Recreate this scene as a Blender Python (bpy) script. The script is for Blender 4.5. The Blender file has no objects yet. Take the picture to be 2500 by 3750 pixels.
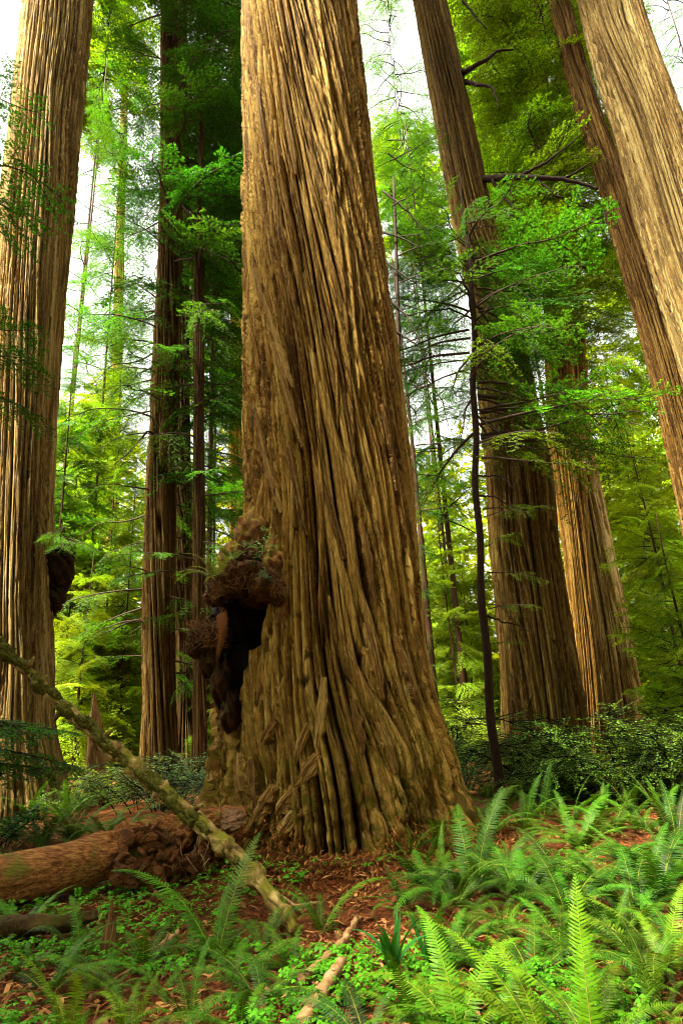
import bpy, math, random
import numpy as np
from mathutils import Matrix, Vector

random.seed(7)
RNG = np.random.default_rng(7)
rad = math.radians
SC = bpy.context.scene
COL = SC.collection

# ------------------------------------------------------------------ camera
F = 2237.0; W0, H0 = 2500.0, 3750.0
CAM = Vector((0, 0, 1.6))
ROT = Matrix.Rotation(rad(90 + 18), 4, 'X') @ Matrix.Rotation(rad(-3.0), 4, 'Z')
cam = bpy.data.cameras.new('camera')
cam.sensor_fit = 'VERTICAL'; cam.sensor_height = 36; cam.sensor_width = 24
cam.lens = F / H0 * 36
cam.clip_start = 0.05; cam.clip_end = 2000
cam.dof.use_dof = True; cam.dof.focus_distance = 7.8; cam.dof.aperture_fstop = 3.5
cam_o = bpy.data.objects.new('camera', cam); COL.objects.link(cam_o)
cam_o.matrix_world = Matrix.Translation(CAM) @ ROT
SC.camera = cam_o

# ------------------------------------------------------------------ sky, sun, exposure
SUN_AZ, SUN_EL = rad(232), rad(60)        # compass style: 0 = +Y, clockwise; light comes from behind the camera on the left
world = bpy.data.worlds.new('World'); SC.world = world; world.use_nodes = True
nt = world.node_tree; nt.nodes.clear()
sky = nt.nodes.new('ShaderNodeTexSky'); sky.sky_type = 'NISHITA'; sky.sun_disc = False
sky.sun_elevation = SUN_EL; sky.sun_rotation = SUN_AZ; sky.dust_density = 6.0; sky.air_density = 1.0; sky.altitude = 50
hs = nt.nodes.new('ShaderNodeHueSaturation'); hs.inputs['Saturation'].default_value = 0.35
bg = nt.nodes.new('ShaderNodeBackground'); bg.inputs['Strength'].default_value = 0.10
wo = nt.nodes.new('ShaderNodeOutputWorld')
wm = nt.nodes.new('ShaderNodeMix'); wm.data_type = 'RGBA'; wm.blend_type = 'MULTIPLY'; wm.inputs[0].default_value = 1.0; wm.inputs[7].default_value = (1.0, .97, .77, 1)
nt.links.new(sky.outputs[0], hs.inputs['Color']); nt.links.new(hs.outputs[0], wm.inputs[6]); nt.links.new(wm.outputs[2], bg.inputs['Color']); nt.links.new(bg.outputs[0], wo.inputs['Surface'])
sun = bpy.data.lights.new('sun', 'SUN'); sun.energy = 4.0; sun.angle = rad(10); sun.color = (1.0, 0.92, 0.70)
sun_o = bpy.data.objects.new('sun', sun); COL.objects.link(sun_o)
sd = Vector((math.sin(SUN_AZ) * math.cos(SUN_EL), math.cos(SUN_AZ) * math.cos(SUN_EL), math.sin(SUN_EL)))
sun_o.rotation_euler = sd.to_track_quat('Z', 'Y').to_euler(); sun_o.location = (-10, -14, 40)
SC.view_settings.view_transform = 'Standard'; SC.view_settings.look = 'None'
SC.view_settings.exposure = 3.15; SC.view_settings.gamma = 1.0; SC.view_settings.use_curve_mapping = False
SC.render.engine = 'CYCLES'
cy = SC.cycles
cy.use_denoising = True; cy.use_adaptive_sampling = True; cy.adaptive_threshold = 0.015; cy.pixel_filter_type = 'BLACKMAN_HARRIS'; cy.filter_width = 1.0
cy.max_bounces = 5; cy.diffuse_bounces = 3; cy.glossy_bounces = 2; cy.transmission_bounces = 4; cy.transparent_max_bounces = 4
cy.caustics_reflective = False; cy.caustics_refractive = False
cy.sample_clamp_indirect = 6

# ------------------------------------------------------------------ picture to place
R3 = np.array(ROT.to_3x3())
def ray(px, py):
    return R3 @ np.array([(px - W0 / 2) / F, -(py - H0 / 2) / F, -1.0])
def P(px, py, D):
    d = ray(px, py); t = D / d[1]
    return np.array([0, 0, 1.6]) + d * t
def PD(px, py, D):
    d = ray(px, py); return D / d[1]
def proj(p):
    c = R3.T @ (np.asarray(p, float) - np.array([0, 0, 1.6]))
    return (W0 / 2 + F * c[0] / -c[2], H0 / 2 - F * c[1] / -c[2])

# ------------------------------------------------------------------ noise
def hsh(ix, iy, seed):
    h = (ix.astype(np.int64) * 374761393 + iy.astype(np.int64) * 668265263 + seed * 974634777) & 0xffffffff
    h = ((h ^ (h >> 13)) * 1274126177) & 0xffffffff
    h = ((h ^ (h >> 16)) * 2246822519) & 0xffffffff
    h = h ^ (h >> 15)
    return (h & 0xffffff) / float(0xffffff)
def vn(x, y, seed=0, per=None):
    x = np.asarray(x, float); y = np.asarray(y, float)
    x, y = np.broadcast_arrays(x, y)
    ix = np.floor(x).astype(np.int64); iy = np.floor(y).astype(np.int64)
    fx = x - ix; fy = y - iy
    fx = fx * fx * (3 - 2 * fx); fy = fy * fy * (3 - 2 * fy)
    a, b = (ix, ix + 1) if per is None else (np.mod(ix, per), np.mod(ix + 1, per))
    n00 = hsh(a, iy, seed); n10 = hsh(b, iy, seed); n01 = hsh(a, iy + 1, seed); n11 = hsh(b, iy + 1, seed)
    return (n00 * (1 - fx) + n10 * fx) * (1 - fy) + (n01 * (1 - fx) + n11 * fx) * fy
def fbm(x, y, seed=0, oct=3):
    s = 0; a = 1; t = 0
    for o in range(oct):
        s = s + a * vn(np.asarray(x) * 2 ** o, np.asarray(y) * 2 ** o, seed + o * 17); t += a; a *= .5
    return s / t
def smooth(a, b, x):
    t = np.clip((x - a) / (b - a), 0, 1); return t * t * (3 - 2 * t)

# ------------------------------------------------------------------ ground
TRUNK0 = P(1240, 2900, 8.8)
def gz(x, y):
    x = np.asarray(x, float); y = np.asarray(y, float)
    z = 0.22 * (fbm(x * .35 + 9, y * .35 + 4, 3, 3) - .5) + 0.07 * (fbm(x * 1.6, y * 1.6, 8, 3) - .5)
    r = np.hypot(x - TRUNK0[0], y - 8.8)
    z = z + 0.16 * np.exp(-(np.maximum(r - 1.4, 0) / 1.0) ** 2)
    z = z - 0.10 * np.exp(-((x + 1.3) ** 2 + (y - 5.6) ** 2) / 1.2)
    z = z + 0.012 * np.maximum(y - 10, 0) * np.exp(-np.maximum(y - 60, 0) / 60)
    return z
def G(px, py):
    d = ray(px, py); z = 0.0
    for _ in range(12):
        t = (z - 1.6) / d[2]; t = min(max(t, 1), 60) if d[2] < 0 else 60
        p = np.array([0, 0, 1.6]) + d * t; z = float(gz(p[0], p[1]))
    return np.array([p[0], p[1], z])

# ------------------------------------------------------------------ objects
def lab(o, label, cat=None, group=None, kind=None):
    if label: o['label'] = label
    if cat: o['category'] = cat
    if group: o['group'] = group
    if kind: o['kind'] = kind
    return o
def thing(name, label, cat, loc, group=None):
    o = bpy.data.objects.new(name, None); COL.objects.link(o)
    o.location = tuple(loc); o.empty_display_size = .2
    return lab(o, label, cat, group)
def put(name, me, parent=None, loc=(0, 0, 0), rot=None, scale=None, color=None):
    o = bpy.data.objects.new(name, me); COL.objects.link(o)
    if parent is not None:
        o.parent = parent; loc = Vector(loc) - parent.location
    o.location = tuple(loc)
    if rot is not None: o.rotation_euler = rot
    if scale is not None: o.scale = (scale,) * 3 if np.isscalar(scale) else scale
    if color is not None: o.color = (*color, 1)
    return o
def mesh(name, V, Fc, mats, mi=None, smooth_=False, attrs=None):
    V = np.asarray(V, float).reshape(-1, 3)
    me = bpy.data.meshes.new(name)
    if isinstance(Fc, np.ndarray):
        n, k = Fc.shape
        me.vertices.add(len(V)); me.vertices.foreach_set('co', V.ravel())
        me.loops.add(n * k); me.loops.foreach_set('vertex_index', Fc.astype(np.int32).ravel())
        me.polygons.add(n); me.polygons.foreach_set('loop_start', np.arange(n, dtype=np.int32) * k)
        me.update(calc_edges=True)
    else:
        me.from_pydata([tuple(v) for v in V], [], Fc); me.update()
    for m in (mats if isinstance(mats, (list, tuple)) else [mats]): me.materials.append(m)
    if mi is not None: me.polygons.foreach_set('material_index', np.asarray(mi, np.int32))
    if smooth_: me.polygons.foreach_set('use_smooth', np.ones(len(me.polygons), bool))
    for k, a in (attrs or {}).items():
        at = me.attributes.new(k, 'FLOAT_VECTOR', 'POINT'); at.data.foreach_set('vector', np.asarray(a, float).ravel())
    me.validate(); me.update()
    return me

# ------------------------------------------------------------------ materials
class N:
    def __init__(s, name):
        s.m = bpy.data.materials.new(name); s.m.use_nodes = True; s.t = s.m.node_tree; s.t.nodes.clear()
        s.out = s.n('OutputMaterial')
    def n(s, typ, **kw):
        x = s.t.nodes.new('ShaderNode' + typ)
        for k, v in kw.items(): setattr(x, k, v)
        return x
    def l(s, a, b): s.t.links.new(a, b)
    def sv(s, inp, v):
        if hasattr(v, 'is_output'): s.l(v, inp)
        else: inp.default_value = v
    def attr(s, name): return s.n('Attribute', attribute_name=name)
    def noise(s, vec, scale, detail=4, rough=.55):
        x = s.n('TexNoise'); s.l(vec, x.inputs['Vector']); x.inputs['Scale'].default_value = scale
        x.inputs['Detail'].default_value = detail; x.inputs['Roughness'].default_value = rough
        return x.outputs['Fac']
    def vmul(s, v, k):
        x = s.n('VectorMath', operation='MULTIPLY'); s.l(v, x.inputs[0]); x.inputs[1].default_value = k; return x.outputs[0]
    def math(s, op, a, b=0.0, c=False):
        x = s.n('Math', operation=op, use_clamp=c); s.sv(x.inputs[0], a); s.sv(x.inputs[1], b); return x.outputs[0]
    def mix(s, f, a, b, mode='MIX'):
        x = s.n('Mix', data_type='RGBA', blend_type=mode); s.sv(x.inputs[0], f); s.sv(x.inputs[6], a); s.sv(x.inputs[7], b); return x.outputs[2]
    def ramp(s, f, stops):
        x = s.n('ValToRGB'); s.l(f, x.inputs[0]); e = x.color_ramp.elements
        while len(e) < len(stops): e.new(.5)
        for i, (p, c) in enumerate(stops): e[i].position = p; e[i].color = (*c, 1)
        return x.outputs[0]
    def rng(s, v, a, b, c=0.0, d=1.0):
        x = s.n('MapRange'); s.l(v, x.inputs[0])
        for i, q in enumerate((a, b, c, d)): x.inputs[i + 1].default_value = q
        return x.outputs[0]
    def bsdf(s, color, rough=.8, spec=.3, bump=None, bs=.5, bd=.02):
        p = s.n('BsdfPrincipled'); s.sv(p.inputs['Base Color'], color); s.sv(p.inputs['Roughness'], rough)
        p.inputs['Specular IOR Level'].default_value = spec
        if bump is not None:
            b = s.n('Bump'); b.inputs['Strength'].default_value = bs; b.inputs['Distance'].default_value = bd
            s.l(bump, b.inputs['Height']); s.l(b.outputs[0], p.inputs['Normal'])
        return p
    def done(s, sh): s.l(sh, s.out.inputs['Surface']); return s.m

def bark_material(name):
    # bk = (metres round, metres up, strip number), bm = (bare inner bark plus furrow shade, moss, shade painted into holes)
    k = N(name); bk = k.attr('bk').outputs['Vector']; bm = k.attr('bm').outputs['Vector']
    sp = k.n('SeparateXYZ'); k.l(bk, sp.inputs[0]); sm = k.n('SeparateXYZ'); k.l(bm, sm.inputs[0])
    fib = k.noise(k.vmul(bk, (40, .5, 3)), 1, 3, .65)
    fine = k.noise(k.vmul(bk, (58, 8, 1)), 1, 3, .7)
    big = k.noise(k.vmul(bk, (2.5, .25, 1.7)), 1, 1)
    f = k.math('ADD', k.math('MULTIPLY', fib, .65), k.math('MULTIPLY', big, .45))
    col = k.ramp(f, [(.38, (.045, .019, .005)), (.47, (.135, .070, .016)), (.56, (.245, .148, .036)), (.65, (.40, .28, .09))])
    col = k.mix(k.math('MULTIPLY', k.rng(fine, .54, .64), .55, True), col, (.07, .03, .011, 1))
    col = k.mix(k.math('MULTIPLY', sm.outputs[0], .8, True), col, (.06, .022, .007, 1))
    lich = k.math('MULTIPLY', k.rng(k.noise(k.vmul(bk, (9, 3, 1)), 1, 2, .7), .62, .72), k.rng(big, .5, .62))
    col = k.mix(k.math('MULTIPLY', lich, .6), col, (.36, .33, .19, 1)); col = k.mix(k.math('MULTIPLY', k.rng(fine, .44, .36), .45, True), col, (.42, .32, .13, 1))
    mo = k.math('MULTIPLY', sm.outputs[1], k.rng(k.noise(k.vmul(bk, (16, 7, 1)), 1, 3, .7), .47, .60), True)
    col = k.mix(mo, col, (.105, .092, .010, 1))
    oi = k.n('ObjectInfo'); col = k.mix(1.0, col, oi.outputs['Color'], 'MULTIPLY')
    col = k.mix(k.math('MULTIPLY', sm.outputs[2], 1.0, True), col, (.008, .006, .005, 1))  # near black painted in for the shade inside hollow and holes
    b = k.math('ADD', fib, k.math('MULTIPLY', fine, -.6))
    return k.done(k.bsdf(col, .9, .12, b, 1.0, .06).outputs[0])

def leaf_material(name, trans=.42, rough=.6, spec=.12, var=.6):
    k = N(name); oi = k.n('ObjectInfo'); g = k.n('NewGeometry')
    r = g.outputs['Random Per Island']
    v = k.rng(r, 0, 1, 1 - var, 1 + var)
    c = k.n('VectorMath', operation='SCALE'); k.l(oi.outputs['Color'], c.inputs[0]); k.l(v, c.inputs['Scale'])
    hsv = k.n('HueSaturation'); k.l(c.outputs[0], hsv.inputs['Color']); k.l(k.rng(oi.outputs['Random'], 0, 1, .485, .515), hsv.inputs['Hue'])
    k.l(k.rng(oi.outputs['Random'], 0, 1, .8, 1.2), hsv.inputs['Value'])
    col = hsv.outputs[0]
    p = k.bsdf(col, rough, spec)
    tr = k.n('BsdfTranslucent'); k.l(k.mix(1.0, col, (1.5, 1.35, .5, 1), 'MULTIPLY'), tr.inputs['Color'])
    ms = k.n('MixShader'); ms.inputs[0].default_value = trans; k.l(p.outputs[0], ms.inputs[1]); k.l(tr.outputs[0], ms.inputs[2])
    return k.done(ms.outputs[0])

def plain_material(name, stops, scale=12, stretch=(1, 1, 1), rough=.85, bump=.5, bd=.01, moss=None, tint=True):
    k = N(name); tc = k.n('TexCoord').outputs['Object']
    n = k.noise(k.vmul(tc, stretch), scale, 6, .65)
    col = k.ramp(n, stops)
    if moss:
        g = k.n('NewGeometry'); s = k.n('SeparateXYZ'); k.l(g.outputs['Normal'], s.inputs[0])
        m = k.math('MULTIPLY', k.rng(s.outputs[2], -.3, .5), k.rng(k.noise(tc, moss[1], 4), moss[2], moss[2] + .12), True)
        col = k.mix(m, col, (*moss[0], 1))
    if tint: oi = k.n('ObjectInfo'); col = k.mix(1.0, col, oi.outputs['Color'], 'MULTIPLY')
    return k.done(k.bsdf(col, rough, .2, n, bump, bd).outputs[0])

def ground_material():
    k = N('forest_litter'); tc = k.n('TexCoord').outputs['Object']
    a = k.noise(tc, .9, 5, .6); b = k.noise(tc, 14, 6, .7); c = k.noise(k.vmul(tc, (1, 1.6, 1)), 60, 4, .7)
    f = k.math('ADD', k.math('MULTIPLY', b, .6), k.math('MULTIPLY', c, .4))
    col = k.ramp(f, [(.32, (.03, .010, .004)), (.46, (.12, .036, .010)), (.58, (.21, .068, .017)), (.72, (.33, .15, .045))])
    col = k.mix(k.math('MULTIPLY', k.rng(a, .5, .66), .45), col, (.045, .04, .008, 1))
    h = k.math('ADD', b, k.math('MULTIPLY', c, .7))
    return k.done(k.bsdf(col, .9, .15, h, 1.0, .03).outputs[0])

M_BARK = bark_material('redwood_bark')
M_LEAF = leaf_material('conifer_needles')
M_FERN = leaf_material('fern_leaf', .22, .5, .16, .3)
M_BROAD = leaf_material('shrub_leaf', .32, .55, .2, .45)
M_WOOD = plain_material('branch_wood', [(.3, (.02, .012, .008)), (.7, (.07, .045, .028))], 20)
M_STEM = plain_material('fern_stem', [(.3, (.16, .17, .02)), (.7, (.28, .28, .04))], 30, tint=False)
M_DEAD = plain_material('dead_frond', [(.3, (.12, .04, .012)), (.7, (.30, .13, .04))], 30)
M_GROUND = ground_material()
M_LITTER = leaf_material('dry_litter', .05, .8, .1, .6)
M_LOG = plain_material('rotten_red_wood', [(.28, (.03, .012, .005)), (.43, (.17, .058, .014)), (.56, (.32, .13, .03)), (.7, (.46, .25, .08))], 9, (1, 5, 5), .85, .9, .03, moss=((.13, .12, .012), 4.0, .52))
M_ROT = plain_material('crumbled_wood', [(.3, (.05, .017, .006)), (.5, (.19, .062, .016)), (.7, (.34, .15, .05))], 9, (1, 4, 4), .9, 1.0, .03, moss=((.10, .09, .012), 6.0, .56))
M_CUT = plain_material('weathered_end_wood', [(.3, (.06, .026, .010)), (.7, (.24, .13, .06))], 9, (4, 4, 1), .8, .6, .02)
M_POLE = plain_material('mossy_pole_bark', [(.36, (.06, .032, .010)), (.5, (.24, .15, .04)), (.64, (.50, .37, .14))], 7, (1, 1, 1), .8, .8, .02, moss=((.15, .135, .008), 5.0, .44))
M_MOSS = plain_material('moss', [(.3, (.035, .035, .004)), (.7, (.16, .15, .014))], 40, (1, 1, 1), .95, 1.0, .03)
M_STICK = plain_material('dry_stick', [(.3, (.16, .08, .03)), (.5, (.34, .19, .08)), (.7, (.5, .33, .17))], 10, (1, 1, 1), .8, .8, .01)
M_BURL = plain_material('burl_bark', [(.3, (.03, .015, .007)), (.5, (.10, .05, .02)), (.7, (.24, .14, .06))], 7, (1, 1, .5), .9, 1.0, .05, moss=((.11, .10, .012), 5.0, .48))
M_HOLLOW_SHADE = plain_material('hollow_shade_black', [(.3, (.004, .003, .003)), (.7, (.014, .011, .009))], 9, (1, 1, .4), .8, 1.0, .03)  # near-black colour standing in for shade in the hollow
M_SNAG = plain_material('splintered_snag_wood', [(.3, (.10, .045, .015)), (.5, (.30, .16, .06)), (.7, (.46, .29, .13))], 5, (5, 5, .5), .85, .9, .02)

# ------------------------------------------------------------------ ground sheet
def spread(lo, hi, fine_lo, fine_hi, step, grow):
    a = list(np.arange(fine_lo, fine_hi, step)); s = step
    while a[-1] < hi: s *= grow; a.append(a[-1] + s)
    s = step
    while a[0] > lo: s *= grow; a.insert(0, a[0] - s)
    return np.array(a)
gx = spread(-400, 400, -5, 6, .075, 1.12); gy = spread(-60, 600, 2.5, 11, .075, 1.12)
XX, YY = np.meshgrid(gx, gy); ZZ = gz(XX, YY)
def grid_faces(nv, nu, wrap=False):
    i = np.arange(nv - 1)[:, None]; j = np.arange(nu if wrap else nu - 1)[None, :]
    a = i * nu + j; b = i * nu + (j + 1) % nu
    return np.stack([a, b, b + nu, a + nu], -1).reshape(-1, 4)
gm = mesh('ground', np.stack([XX, YY, ZZ], -1).reshape(-1, 3), grid_faces(len(gy), len(gx)), M_GROUND, smooth_=True)
lab(put('ground', gm), 'reddish forest floor of needle litter around the trees', None, None, 'structure')

# ------------------------------------------------------------------ tubes
def frames(pts):
    pts = np.asarray(pts, float); T = np.gradient(pts, axis=0); T /= np.linalg.norm(T, axis=1)[:, None] + 1e-9
    n = np.cross(T[0], (0, 0, 1.0));
    if np.linalg.norm(n) < .1: n = np.cross(T[0], (1.0, 0, 0))
    n /= np.linalg.norm(n); A = []; B = []
    for t in T:
        n = n - t * np.dot(n, t); n /= np.linalg.norm(n); A.append(n); B.append(np.cross(t, n))
    return T, np.array(A), np.array(B)
def resample(pts, n):
    pts = np.asarray(pts, float); s = np.r_[0, np.cumsum(np.linalg.norm(np.diff(pts, axis=0), axis=1))]
    q = np.linspace(0, s[-1], n); return np.stack([np.interp(q, s, pts[:, i]) for i in range(pts.shape[1])], 1), q / s[-1]
def tube(pts, radii, nu=8, disp=None, cap=True):
    pts = np.asarray(pts, float); T, A, B = frames(pts); n = len(pts)
    th = np.linspace(0, 2 * np.pi, nu, endpoint=False)
    r = np.asarray(radii, float)[:, None] * np.ones((1, nu))
    if disp is not None: r = r + disp
    V = pts[:, None] + r[..., None] * (np.cos(th)[None, :, None] * A[:, None] + np.sin(th)[None, :, None] * B[:, None])
    V = V.reshape(-1, 3); Fq = grid_faces(n, nu, True)
    f = [tuple(q) for q in Fq.tolist()]
    if cap:
        f.append(tuple(range(nu))[::-1]); f.append(tuple(range((n - 1) * nu, n * nu)))
    return V, f
class MB:
    def __init__(s): s.V = []; s.F = []; s.I = []; s.n = 0
    def add(s, V, F_, mi=0):
        s.V.append(np.asarray(V, float).reshape(-1, 3)); s.F += [tuple(i + s.n for i in f) for f in F_]; s.I += [mi] * len(F_); s.n += len(s.V[-1])
    def mesh(s, name, mats, smooth_=False): return mesh(name, np.concatenate(s.V), s.F, mats, s.I, smooth_)

# ------------------------------------------------------------------ redwood trunks
def bark_disp(th, v, Rm, seed, depth, spacing, twist, per_rows=0.0):
    """radial relief of stringy redwood bark; th, v are grids"""
    C = 2 * np.pi * Rm; u = th / (2 * np.pi)
    NA = max(6, int(round(C / spacing))); NB = max(5, int(round(C / (spacing * 1.7)))); NC = max(8, int(round(C / (spacing * .45))))
    warp = (vn(u * 8, v * .22, seed, 8) - .5) * 2.4 + (vn(u * 22, v * .3, seed + 1, 22) - .5) * .5
    def strips(NN, tw, sd_):
        q = u * NN + (tw * v) / C * NN + warp * NN / NA
        i = np.floor(q); f = q - i; im = np.mod(i, NN); k = hsh(im, im * 0 + 3, seed + sd_)
        wv = .5 + .3 * (k - .5)
        return q, np.clip(np.where(f < wv, f / wv, (1 - f) / (1 - wv)), 0, 1), im, k
    q, e, im, k = strips(NA, twist, 5)
    h = vn(im * 7.31 + .5, v * .16 + 40 * k, seed + 7); h2 = vn(im * 3.7 + .5, v * .5, seed + 8)
    ed = np.mod(np.floor(q + .5), NA); ke = hsh(ed, ed * 0 + 9, seed + 13)
    gf = .40 + .60 * smooth(.28, .48, vn(ed * 4.3 + .5, v * .28 + 31 * ke, seed + 14) + .25 * (ke - .5))
    d = (.92 + .20 * h + .06 * h2) - .34 * (1 - e) ** 2.2 - .85 * gf * (1 - np.clip((e - .06) / .94, 0, 1)) ** 8
    f2 = 2 * q - np.floor(2 * q); e2 = 1 - np.abs(2 * f2 - 1)
    d = d - .5 * smooth(.48, .62, vn(im * 5.1 + .5, v * .3 + 17 * k, seed + 9)) * (1 - smooth(.05, .22, e2)) * smooth(0, .3, e)
    sid = im
    for NN, tw, sd_, th_ in ((int(NA * .8), twist * 2.3, 21, .57), (int(NA * 1.3), twist * .2, 26, .60)):
        qb, eb, ib, kb_ = strips(NN, tw, sd_)
        g = smooth(th_, th_ + .22, vn(ib * 9.7 + .5, v * .22 + 23 * kb_, seed + sd_ + 2))
        bb = (1 - (1 - np.clip(eb - (1 - g) * 1.05, 0, 1)) ** 2.6) * (1.0 + .3 * kb_)
        sid = np.where(bb > d, ib + 100 * sd_, sid); d = np.maximum(d, bb)
    q = u * NC + (twist * 1.3 * v) / C * NC + warp * NC / NA * 1.0 + (vn(u * 60, v * .7, seed + 30, 60) - .5) * 1.2
    f = q - np.floor(q)
    fib = (1 - np.abs(2 * f - 1) ** 2) * .06 + (vn(u * NC * 2, v * .6, seed + 31, NC * 2) - .5) * .10 + (vn(u * NC * 2, v * 3, seed + 32, NC * 2) - .5) * .04
    d = d + fib
    for kf, vf, am, sd_ in ((.9, .15, .46, 50), (1.9, .30, .32, 51), (3.0, .6, .18, 52)):
        M_ = int(NC * kf); n = vn(u * M_ + (twist * 1.3 * v) / C * M_ + warp * M_ / NA, v * vf, seed + sd_, M_)
        g = vn(u * 30, v * .5, seed + sd_ + 5, 30)
        d = d - am * (1 - smooth(.0, .10 + .05 * g, np.abs(n - .5))) * smooth(.2, .55, g)
    if np.any(per_rows):
        n = vn(q * .45, v * 5.5 + warp * 2, seed + 40); d = d - per_rows * .75 * (1 - smooth(0, .12, np.abs(n - .5)))
        n = vn(q * .9 + 7, v * 11, seed + 42); d = d - per_rows * .4 * (1 - smooth(0, .14, np.abs(n - .45)))
    return (d - 1.0) * depth, sid, d

def trunk_curve(pts, D, zt, base_flare=1.0):
    z = []; x = []; r = []
    for py, c, hw in pts:
        p = P(c, py, D); z.append(p[2]); x.append(p[0]); r.append(hw * PD(c, py, D) / F * math.cos(math.atan2(p[0], D)))
    o = np.argsort(z); z = np.array(z)[o]; x = np.array(x)[o]; r = np.array(r)[o]
    sx = (x[-1] - x[-3]) / (z[-1] - z[-3]); x = np.r_[x, x[-1] + sx * (zt - z[-1])]; z = np.r_[z, zt]; r = np.r_[r, r[-1] * .55]
    return z, x, r
def sm_interp(zq, z, y):
    # monotone-ish smooth interpolation
    m = np.gradient(y, z); i = np.clip(np.searchsorted(z, zq) - 1, 0, len(z) - 2)
    h = z[i + 1] - z[i]; t = np.clip((zq - z[i]) / h, 0, 1)
    return (2 * t**3 - 3 * t**2 + 1) * y[i] + (t**3 - 2 * t**2 + t) * h * m[i] + (-2 * t**3 + 3 * t**2) * y[i + 1] + (t**3 - t**2) * h * m[i + 1]
def make_trunk(pts, D, zt, nu, nv, seed, depth, spacing, twist, parent, color=(1, 1, 1), zdense=14.0, flute=0.0, extra=None, mossy=.6, moss_top=1.5, lean_y=0.0):
    z, x, r = trunk_curve(pts, D, zt)
    base = min(z[0], 0.0) - .35
    n1 = int(nv * .8); zv = np.r_[np.linspace(base, zdense, n1, endpoint=False), np.linspace(zdense, zt, nv - n1)]
    cx = np.interp(zv, z, x) if len(z) < 3 else sm_interp(np.clip(zv, z[0], zt), z, x); rr = sm_interp(np.clip(zv, z[0], zt), z, r)
    below = np.maximum(z[0] - zv, 0); rr = rr + below * .35
    t = np.linspace(0, 1, nu, endpoint=False); th = 2 * np.pi * t + .5 * np.sin(2 * np.pi * t)
    TH, ZV = np.meshgrid(th, zv); Rm = float(np.median(rr[zv < zdense]))
    rows = smooth(1.2, .1, ZV) * .45
    d, sid, raw = bark_disp(TH, ZV, Rm, seed, depth, spacing, twist, rows)
    sc_ = (rr / Rm)[:, None]
    fl = flute * rr[:, None] * (np.sin(TH * 5 + seed + .12 * ZV) * .6 + np.sin(TH * 9 + seed * 2 - .1 * ZV) * .4) * (1 + 1.5 * smooth(3, 0, ZV))
    RR = rr[:, None] + d * np.clip(sc_, .5, 1.2) + fl
    bare = np.clip(smooth(.65, .2, raw), 0, 1)  # red inner bark in the furrows, darkened with depth to strengthen their shade
    moss = mossy * smooth(moss_top, moss_top * .2, ZV + .9 * (fbm(TH * 3, ZV * .8, seed + 60) - .5)); hole_shade = np.zeros_like(ZV)
    if extra is not None: RR, bare, moss, hole_shade = extra(TH, ZV, RR, bare, moss, hole_shade)
    X = cx[:, None] - RR * np.sin(TH) * -1 * 1.0
    Y = D + lean_y * ZV + RR * np.cos(TH)
    V = np.stack([X, Y, ZV], -1).reshape(-1, 3) - np.array(parent.location)
    bk = np.stack([TH * Rm + (twist * ZV), ZV, sid * 1.37], -1); bm = np.stack([bare, moss, hole_shade], -1)
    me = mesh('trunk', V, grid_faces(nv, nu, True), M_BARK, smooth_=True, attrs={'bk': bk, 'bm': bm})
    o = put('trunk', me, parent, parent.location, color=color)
    return dict(z=z, x=x, r=r, D=D, o=o)
def base_of(pts, D):
    py, c, hw = max(pts, key=lambda q: q[0]); p = P(c, py, D); return (p[0], D, float(gz(p[0], D)))

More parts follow.
